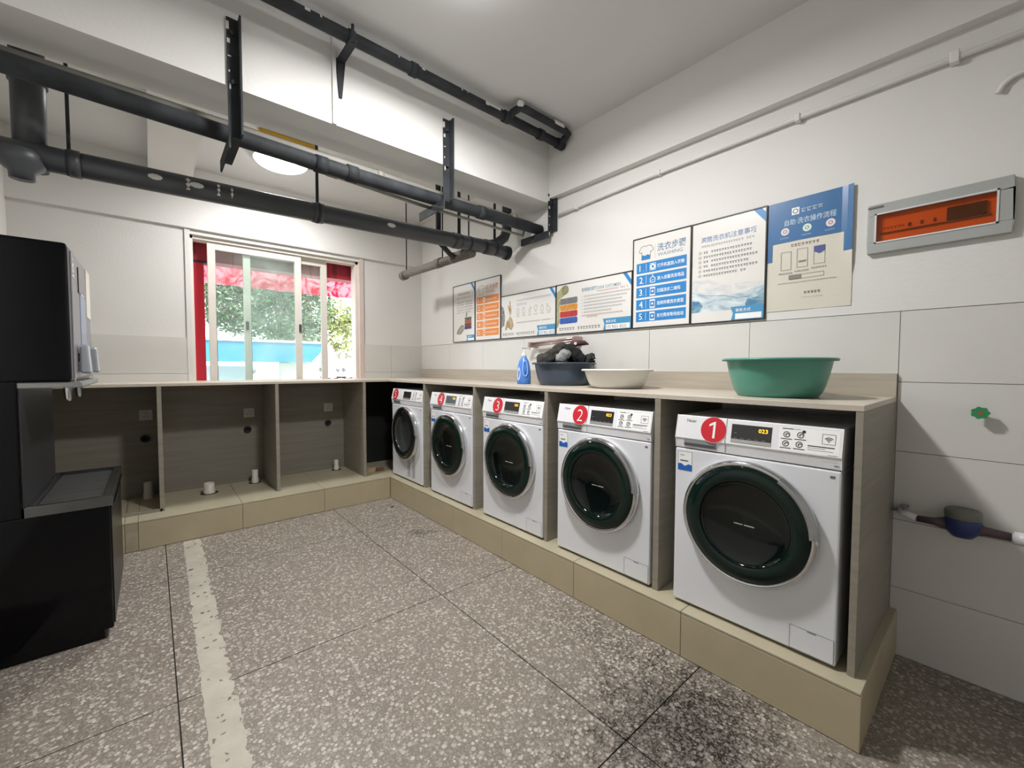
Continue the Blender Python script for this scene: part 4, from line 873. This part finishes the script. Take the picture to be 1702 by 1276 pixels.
# ------------------------------------------------------------------ ceiling lamps
def lamp(x, y, zc, r, watts, dome, label):
    l = thing('ceiling_lamp', (x, y, zc), label, 'lamp', 'round ceiling lamps')
    m = MB(l.location); m.lathe([(r, 0), (r, -.03), (r-.012, -.034), (r-.014, -.02), (.0005, -.02)], (x, y, zc), 'z', 48); m.build('lamp_base', WHITEPL, l)
    m = MB(l.location); pr_ = [((r-.010)*math.cos(k*PI/2/8), -.030-.055*math.sin(k*PI/2/8)) for k in range(8)]+[(.0005, -.085)]
    m.lathe(pr_, (x, y, zc), 'z', 48); m.build('diffuser', M('lit_lamp_diffuser_%d' % dome, 'F4F6FA', .5, emis=('FFFDFB', dome), noise=(2, .01)), l)
    li = bpy.data.lights.new('lamp_light', 'AREA'); li.shape = 'DISK'; li.size = 1.4*r; li.energy = watts; li.color = (1, .985, .97); li.spread = math.radians(172)
    lo = bpy.data.objects.new('lamp_light', li); COL.objects.link(lo); lo.parent = l; lo.location = (0, 0, -.091)
    return l
lamp(-1.44, -3.02, 3.0, .17, FRONT_LAMP_W, FRONT_DOME, 'round white ceiling lamp glowing at the top edge of the front bay')
lamp(-1.63, -.72, 2.925, .20, BACK_LAMP_W, BACK_DOME, 'round white ceiling lamp glowing behind the overhead pipes')
MB((-1.66, -1.08, 2.90)).box(-1.85, -1.47, -1.10, -1.06, 2.895, 2.925).build('cable_cover', M('yellow_plastic_strip', 'E8B63A', .4, noise=(4, .05)), label='yellow plastic strip on the ceiling beside the far lamp', cat='strip', bevel=.004)

# ------------------------------------------------------------------ marks on the floor
rg = random.Random(2); L_ = []; R_ = []; y = -.73
while y > -5.6:
    t_ = (y+.75)/-2.2; big = rg.random() < .18
    L_.append((-2.316-.028*min(t_, 1.3)+rg.uniform(-.003, .003), y)); R_.append((-2.212-.03*min(t_, 1.3)+rg.uniform(-.006, .004)-(.014 if big else 0), y)); y -= .025
m = MB((-2.28, -2.5, 0)); n = len(L_)
m.add([(a, b, .0012) for a, b in L_]+[(a, b, .0012) for a, b in R_], [(i, i+1, n+i+1, n+i) for i in range(n-1)])
def stripe_mat():
    m_ = M('worn_white_floor_paint', 'B4AFA2', .6, noise=(9, .10), bump=(40, .2)); nt = m_.node_tree; b = nt.nodes['Principled BSDF']
    src = b.inputs['Base Color'].links[0].from_socket; tc = nt.nodes.new('ShaderNodeTexCoord'); n_ = nt.nodes.new('ShaderNodeTexNoise'); n_.inputs['Scale'].default_value = 26; n_.inputs['Detail'].default_value = 6
    r_ = nt.nodes.new('ShaderNodeMapRange'); r_.inputs[1].default_value = .625; r_.inputs[2].default_value = .65; mx = nt.nodes.new('ShaderNodeMixRGB'); mx.inputs[2].default_value = (*lin('6A625A'), 1)
    Lk = nt.links.new; Lk(tc.outputs['Object'], n_.inputs['Vector']); Lk(n_.outputs['Fac'], r_.inputs[0]); Lk(r_.outputs[0], mx.inputs[0]); Lk(src, mx.inputs[1]); Lk(mx.outputs[0], b.inputs['Base Color']); return m_
m.build('painted_stripe', stripe_mat(), label='worn white painted stripe across the terrazzo floor', cat='stripe')
MB((-3.03, -2.2, 0)).hexa([(-3.19, -1.90, 0), (-2.955, -1.90, 0), (-2.85, -2.50, 0), (-3.19, -2.60, 0), (-3.19, -1.90, .008), (-2.955, -1.90, .008), (-2.85, -2.50, .008), (-3.19, -2.60, .008)]).build('floor_mat', M('dark_maroon_mat', '4A3434', .8, noise=(20, .2)), label='dark maroon mat on the floor in front of the dispenser', cat='mat', bevel=.002)
MB((-.87, -1.06, 0)).tube([(-.83, -.985, .004), (-.845, -1.0, .004), (-.86, -.995, .004)], .004, 8).build('hook_scrap', STEELB, label='tiny bent metal scrap on the floor near the corner', cat='scrap')

# ------------------------------------------------------------------ outside the window
MB().box(-40, 40, .19, 70, -.2, -.1).build('ground', M('pale_paving', 'BDB8AE', .8, noise=(2, .08)), kind='structure', label='pale paved ground outside the window')
REDP = M('dark_red_paint', '9B2235', .45, noise=(3, .1)); REDB = M('bright_red_paint', 'C42238', .4, noise=(3, .06))
sh = thing('shutter_box', (-1.45, .27, 2.2), 'dark red shutter box above the outside of the window', 'shutter')
part(MB().box(-2.9, .1, .2, .36, 2.21, 2.55), 'box', REDP, sh)
for x in (-1.70, -.93): part(MB().box(x-.018, x+.018, .195, .2, 2.21, 2.55), 'seam_strip', M('deep_red', '7A1828', .5, noise=(3, .1)), sh)
sp = thing('red_post', (-2.11, .25, 0), 'bright red steel post outside the left of the window', 'post')
part(MB().box(-2.165, -2.075, .21, .29, -.1, 2.21), 'post', REDB, sp, bevel=.003); part(MB().box(-2.175, -2.02, .2, .3, 2.195, 2.212), 'cap_plate', STEELB, sp)
def awn_mat():
    m = bpy.data.materials.new('translucent_red_tarpaulin'); m.use_nodes = True; nt = m.node_tree; nt.nodes.remove(nt.nodes['Principled BSDF']); N = nt.nodes.new; L = nt.links.new
    n = N('ShaderNodeTexNoise'); n.inputs['Scale'].default_value = 5; n.inputs['Detail'].default_value = 5; n.inputs['Distortion'].default_value = 2.5; tc = N('ShaderNodeTexCoord'); L(tc.outputs['Object'], n.inputs['Vector'])
    cr = N('ShaderNodeValToRGB'); cr.color_ramp.elements[0].position = .4; cr.color_ramp.elements[1].position = .6; cr.color_ramp.elements[0].color = (*lin('D02848'), 1); cr.color_ramp.elements[1].color = (*lin('F2A9B4'), 1); L(n.outputs['Fac'], cr.inputs[0])
    a = N('ShaderNodeBsdfTranslucent'); b = N('ShaderNodeBsdfDiffuse'); L(cr.outputs[0], a.inputs[0]); L(cr.outputs[0], b.inputs[0]); x = N('ShaderNodeMixShader'); x.inputs[0].default_value = .35
    L(a.outputs[0], x.inputs[1]); L(b.outputs[0], x.inputs[2]); L(x.outputs[0], nt.nodes['Material Output'].inputs[0]); return m
AW = awn_mat(); aw = thing('awning', (-1.4, .8, 2.3), 'translucent pink red tarpaulin awning with a wavy hem outside', 'awning')
m = MB(); vs = []; fs = []; nx, ny = 60, 8
for j in range(ny+1):
    for i in range(nx+1):
        x = -4+6*i/nx; t_ = j/ny; vs.append((x, .36+.94*t_, 2.85-.43*t_+.012*math.sin(i*.9)*t_))
for j in range(ny):
    for i in range(nx): fs.append((j*(nx+1)+i, j*(nx+1)+i+1, (j+1)*(nx+1)+i+1, (j+1)*(nx+1)+i))
m.add(vs, fs, True); part(m, 'canopy', AW, aw, recalc=False)
m = MB(); vs = []; fs = []; nx, ny = 160, 5
for j in range(ny+1):
    for i in range(nx+1):
        x = -4+6*i/nx; t_ = j/ny; vs.append((x, 1.30+(.03*math.sin(i*.7)+.02*math.sin(i*1.7+1))*t_, 2.425-.235*t_))
for j in range(ny):
    for i in range(nx): fs.append((j*(nx+1)+i, j*(nx+1)+i+1, (j+1)*(nx+1)+i+1, (j+1)*(nx+1)+i))
m.add(vs, fs, True); part(m, 'valance', AW, aw, recalc=False)
for x in (-2.6, -.30): part(MB().tube([(x, .37, 2.24), (x-.0, 1.27, 2.40)], .012, 8), 'strut', WHITEPL, aw)
# tree
def leaves(blobs, count, seed, size):
    rg = random.Random(seed); vs = []; fs = []
    wts = [a*b*c_ for _, _, _, a, b, c_ in blobs]
    for _ in range(count):
        cx, cy, cz, a, b, c_ = rg.choices(blobs, wts)[0]
        while True:
            p = Vector((rg.uniform(-1, 1), rg.uniform(-1, 1), rg.uniform(-1, 1)))
            if .25 < p.length < 1: break
        q = Vector((cx+p.x*a, cy+p.y*b, cz+p.z*c_)); d = Vector((rg.uniform(-1, 1), rg.uniform(-1, 1), rg.uniform(-1, .4))).normalized(); n = d.cross(Vector((rg.uniform(-1, 1), rg.uniform(-1, 1), rg.uniform(-1, 1)))).normalized()
        s = size*rg.uniform(.6, 1.3); k = len(vs)
        vs += [q-d*s, q+n*s*.32, q+d*s, q-n*s*.32]; fs.append((k, k+1, k+2, k+3))
    return vs, fs
LEAF = M('tree_leaf_green', '66805A', .4, noise=(3.2, .5)); LEAF2 = M('yellow_leaf_green', '98A262', .4, noise=(3, .45))  # second tree has its own yellow-green leaf colour
BARK = M('tree_bark', '6B5A48', .9, noise=(9, .25))
t = thing('tree', (-.1, 6.6, -.1), 'leafy green tree filling the middle of the window view', 'tree')
bl = [(-1.45, 6.5, 2.7, .6, .6, .6), (-1.0, 6.5, 2.75, .75, .7, .75), (-.2, 6.6, 2.7, .8, .8, .95), (.45, 6.5, 2.6, .7, .7, .8), (-.3, 6.6, 3.6, 1.6, 1.0, .9), (-.9, 6.4, 2.25, .5, .5, .4), (.1, 6.3, 2.1, .7, .5, .35)]
vs, fs = leaves(bl, 15000, 3, .065); o = part(MB().add(vs, fs), 'foliage', LEAF, t, recalc=False); o['kind'] = 'stuff'
part(MB().tube([(-.1, 6.6, -.1), (-.05, 6.6, 1.2), (-.1, 6.62, 2.4), (0, 6.6, 3.2)], [.14, .11, .09, .05], 12), 'trunk', BARK, t)
for e in ((-.9, 6.5, 2.9), (.5, 6.5, 2.8), (-.3, 6.6, 3.8)): part(MB().tube([(-.07, 6.6, 1.8), ((e[0]-.07)/2, 6.58, 2.4), e], [.05, .035, .015], 8), 'branch', BARK, t)
t = thing('tree', (1.9, 6.3, -.1), 'yellow green tree with drooping branches at the right of the window view', 'tree')
bl = [(1.05, 6.2, 2.45, .42, .4, .45), (1.4, 6.3, 2.3, .5, .4, .28), (1.15, 6.2, 1.95, .38, .35, .3), (1.2, 6.2, 1.68, .28, .25, .22), (1.75, 6.3, 2.45, .4, .35, .3)]
vs, fs = leaves(bl, 1500, 7, .065); o = part(MB().add(vs, fs), 'foliage', LEAF2, t, recalc=False); o['kind'] = 'stuff'
part(MB().tube([(2.6, 6.4, -.1), (2.55, 6.4, 1.2), (2.3, 6.35, 2.3), (1.3, 6.25, 2.4)], [.1, .08, .06, .02], 10), 'trunk', BARK, t)
# blue canopy stall
SB = M('sky_blue_panel', '3F8FB5', .5, noise=(1.5, .08))
s = thing('blue_stall', (-1.3, 5.6, -.1), 'sky blue stall canopy with white top edge across the yard', 'stall')
part(MB().box(-3.6, .12, 5.0, 5.04, 1.35, 1.745), 'fascia', SB, s); part(MB().box(-3.6, .42, 4.97, 5.05, 1.745, 1.79), 'top_edge', WHITEPL, s)
m = MB(); m.hexa([(-3.6, 5.04, 1.72), (.38, 5.04, 1.72), (.38, 6.0, 1.72), (-3.6, 6.0, 1.72), (-3.6, 5.04, 1.76), (.38, 5.04, 1.76), (.38, 6.0, 1.76), (-3.6, 6.0, 1.76)]); part(m, 'roof', SB, s)
m = MB(); pts = [(.12, 1.35), (.12, 1.745), (.40, 1.745), (.36, 1.66), (.27, 1.52), (.18, 1.42)]; m.add([(a, 5.0, z) for a, z in pts]+[(a, 5.04, z) for a, z in pts], [tuple(range(6)), tuple(range(11, 5, -1))]+[(i, (i+1) % 6, 6+(i+1) % 6, 6+i) for i in range(6)]); part(m, 'fascia_end', SB, s)
for x in (-3.4, -1.85, -.62, .14): part(MB().box(x-.02, x+.02, 5.01, 5.05, -.1, 1.36), 'post', WHITEPL, s)
part(MB().tube([(.2, 5.02, 1.0), (.22, 5.02, 1.3), (.3, 5.02, 1.5), (.42, 5.02, 1.6)], .012, 8), 'curved_rail', WHITEPL, s)
part(MB().box(-3.3, -.9, 5.75, 5.80, -.1, 1.27), 'back_board', M('pale_blue_board', 'C3DADF', .6, noise=(1.5, .1)), s)
MB((-.2, 5.3, -.1)).box(-.42, .05, 5.15, 5.4, -.1, 1.345).build('white_cabinet', M('cream_cabinet', 'E2E0D2', .5, noise=(2, .05)), label='cream cabinet standing under the right end of the blue stall', cat='cabinet', bevel=.01)
# pale building
bd = thing('building', (9, 25, -.1), 'pale apartment building far behind the trees', 'building')
WB = M('pale_building_wall', 'DAD8D2', .8, noise=(.6, .05)); WW = M('far_window_blue', '93A9BC', .3, noise=(2, .1))
part(MB().box(3.5, 18, 25, 30, -.1, 11), 'wall', WB, bd)
for i in range(8):
    for j in range(3): part(MB().box(4.3+i*1.7, 5.2+i*1.7, 24.95, 25.0, 1.0+j*3, 2.3+j*3), 'window', WW, bd)
bd = thing('building', (-9, 30, -.1), 'pale low building far to the left outside', 'building')
part(MB().box(-16, -3.2, 30, 34, -.1, 9), 'wall', WB, bd)
for i in range(6):
    for j in range(2): part(MB().box(-15.3+i*2, -14.1+i*2, 29.95, 30.0, 1.2+j*3, 2.6+j*3), 'window', WW, bd)
# parked scooters
def scooter(x, y, rz, col, label):
    r = thing('scooter', (x, y, -.1), label, 'scooter', 'scooters parked outside'); r.rotation_euler = (0, 0, rz)
    def lp_(mb, n_, mt, **k): mb.off = (0, 0, 0); return mb.build(n_, mt, r, **k)
    for xx in (-.55, .55):
        pts = [(xx+.2*math.cos(2*PI*k/20), 0, .24+.2*math.sin(2*PI*k/20)) for k in range(21)]; lp_(MB().tube(pts, .045, 8, cap=False), 'wheel', BLACK)
    bm_ = M('scooter_'+col, col, .3, noise=(4, .05))
    lp_(MB().hexa([(-.7, -.13, .35), (-.1, -.13, .3), (-.1, .13, .3), (-.7, .13, .35), (-.75, -.11, .7), (-.2, -.11, .68), (-.2, .11, .68), (-.75, .11, .7)]), 'body', bm_, bevel=.03)
    lp_(MB().box(-.15, .35, -.13, .13, .26, .32), 'footboard', BLACK, bevel=.01); lp_(MB().hexa([(.3, -.15, .3), (.42, -.13, .3), (.42, .13, .3), (.3, .15, .3), (.28, -.14, .95), (.38, -.1, .95), (.38, .1, .95), (.28, .14, .95)]), 'front_shield', bm_, bevel=.02)
    lp_(MB().hexa([(-.75, -.12, .7), (-.12, -.12, .68), (-.12, .12, .68), (-.75, .12, .7), (-.72, -.1, .78), (-.15, -.1, .75), (-.15, .1, .75), (-.72, .1, .78)]), 'seat', BLACK, bevel=.02)
    lp_(MB().tube([(.22, -.33, 1.08), (.3, -.15, 1.06), (.33, 0, 1.02), (.3, .15, 1.06), (.22, .33, 1.08)], .018, 8), 'handlebar', BLACK)
    for s_ in (-1, 1):
        mr = lp_(MB().tube([(.27, s_*.24, 1.07), (.27, s_*.28, 1.24)], .008, 6), 'mirror_stem', BLACK); m_ = MB(); m_.lathe([(.055, 0), (.05, .015), (.0005, .02)], (.27, s_*.29, 1.28), 'x', 14); lp_(m_, 'mirror', GREYPL)
scooter(1.25, 7.0, 1.5, 'B9B6B4', 'pale grey scooter parked at the right outside the window')
scooter(1.75, 7.15, 1.62, '6B7F9A', 'blue grey scooter parked at the far right outside')
scooter(-1.35, 4.3, 1.45, '8A8FA0', 'slate scooter parked outside in front of the blue stall')
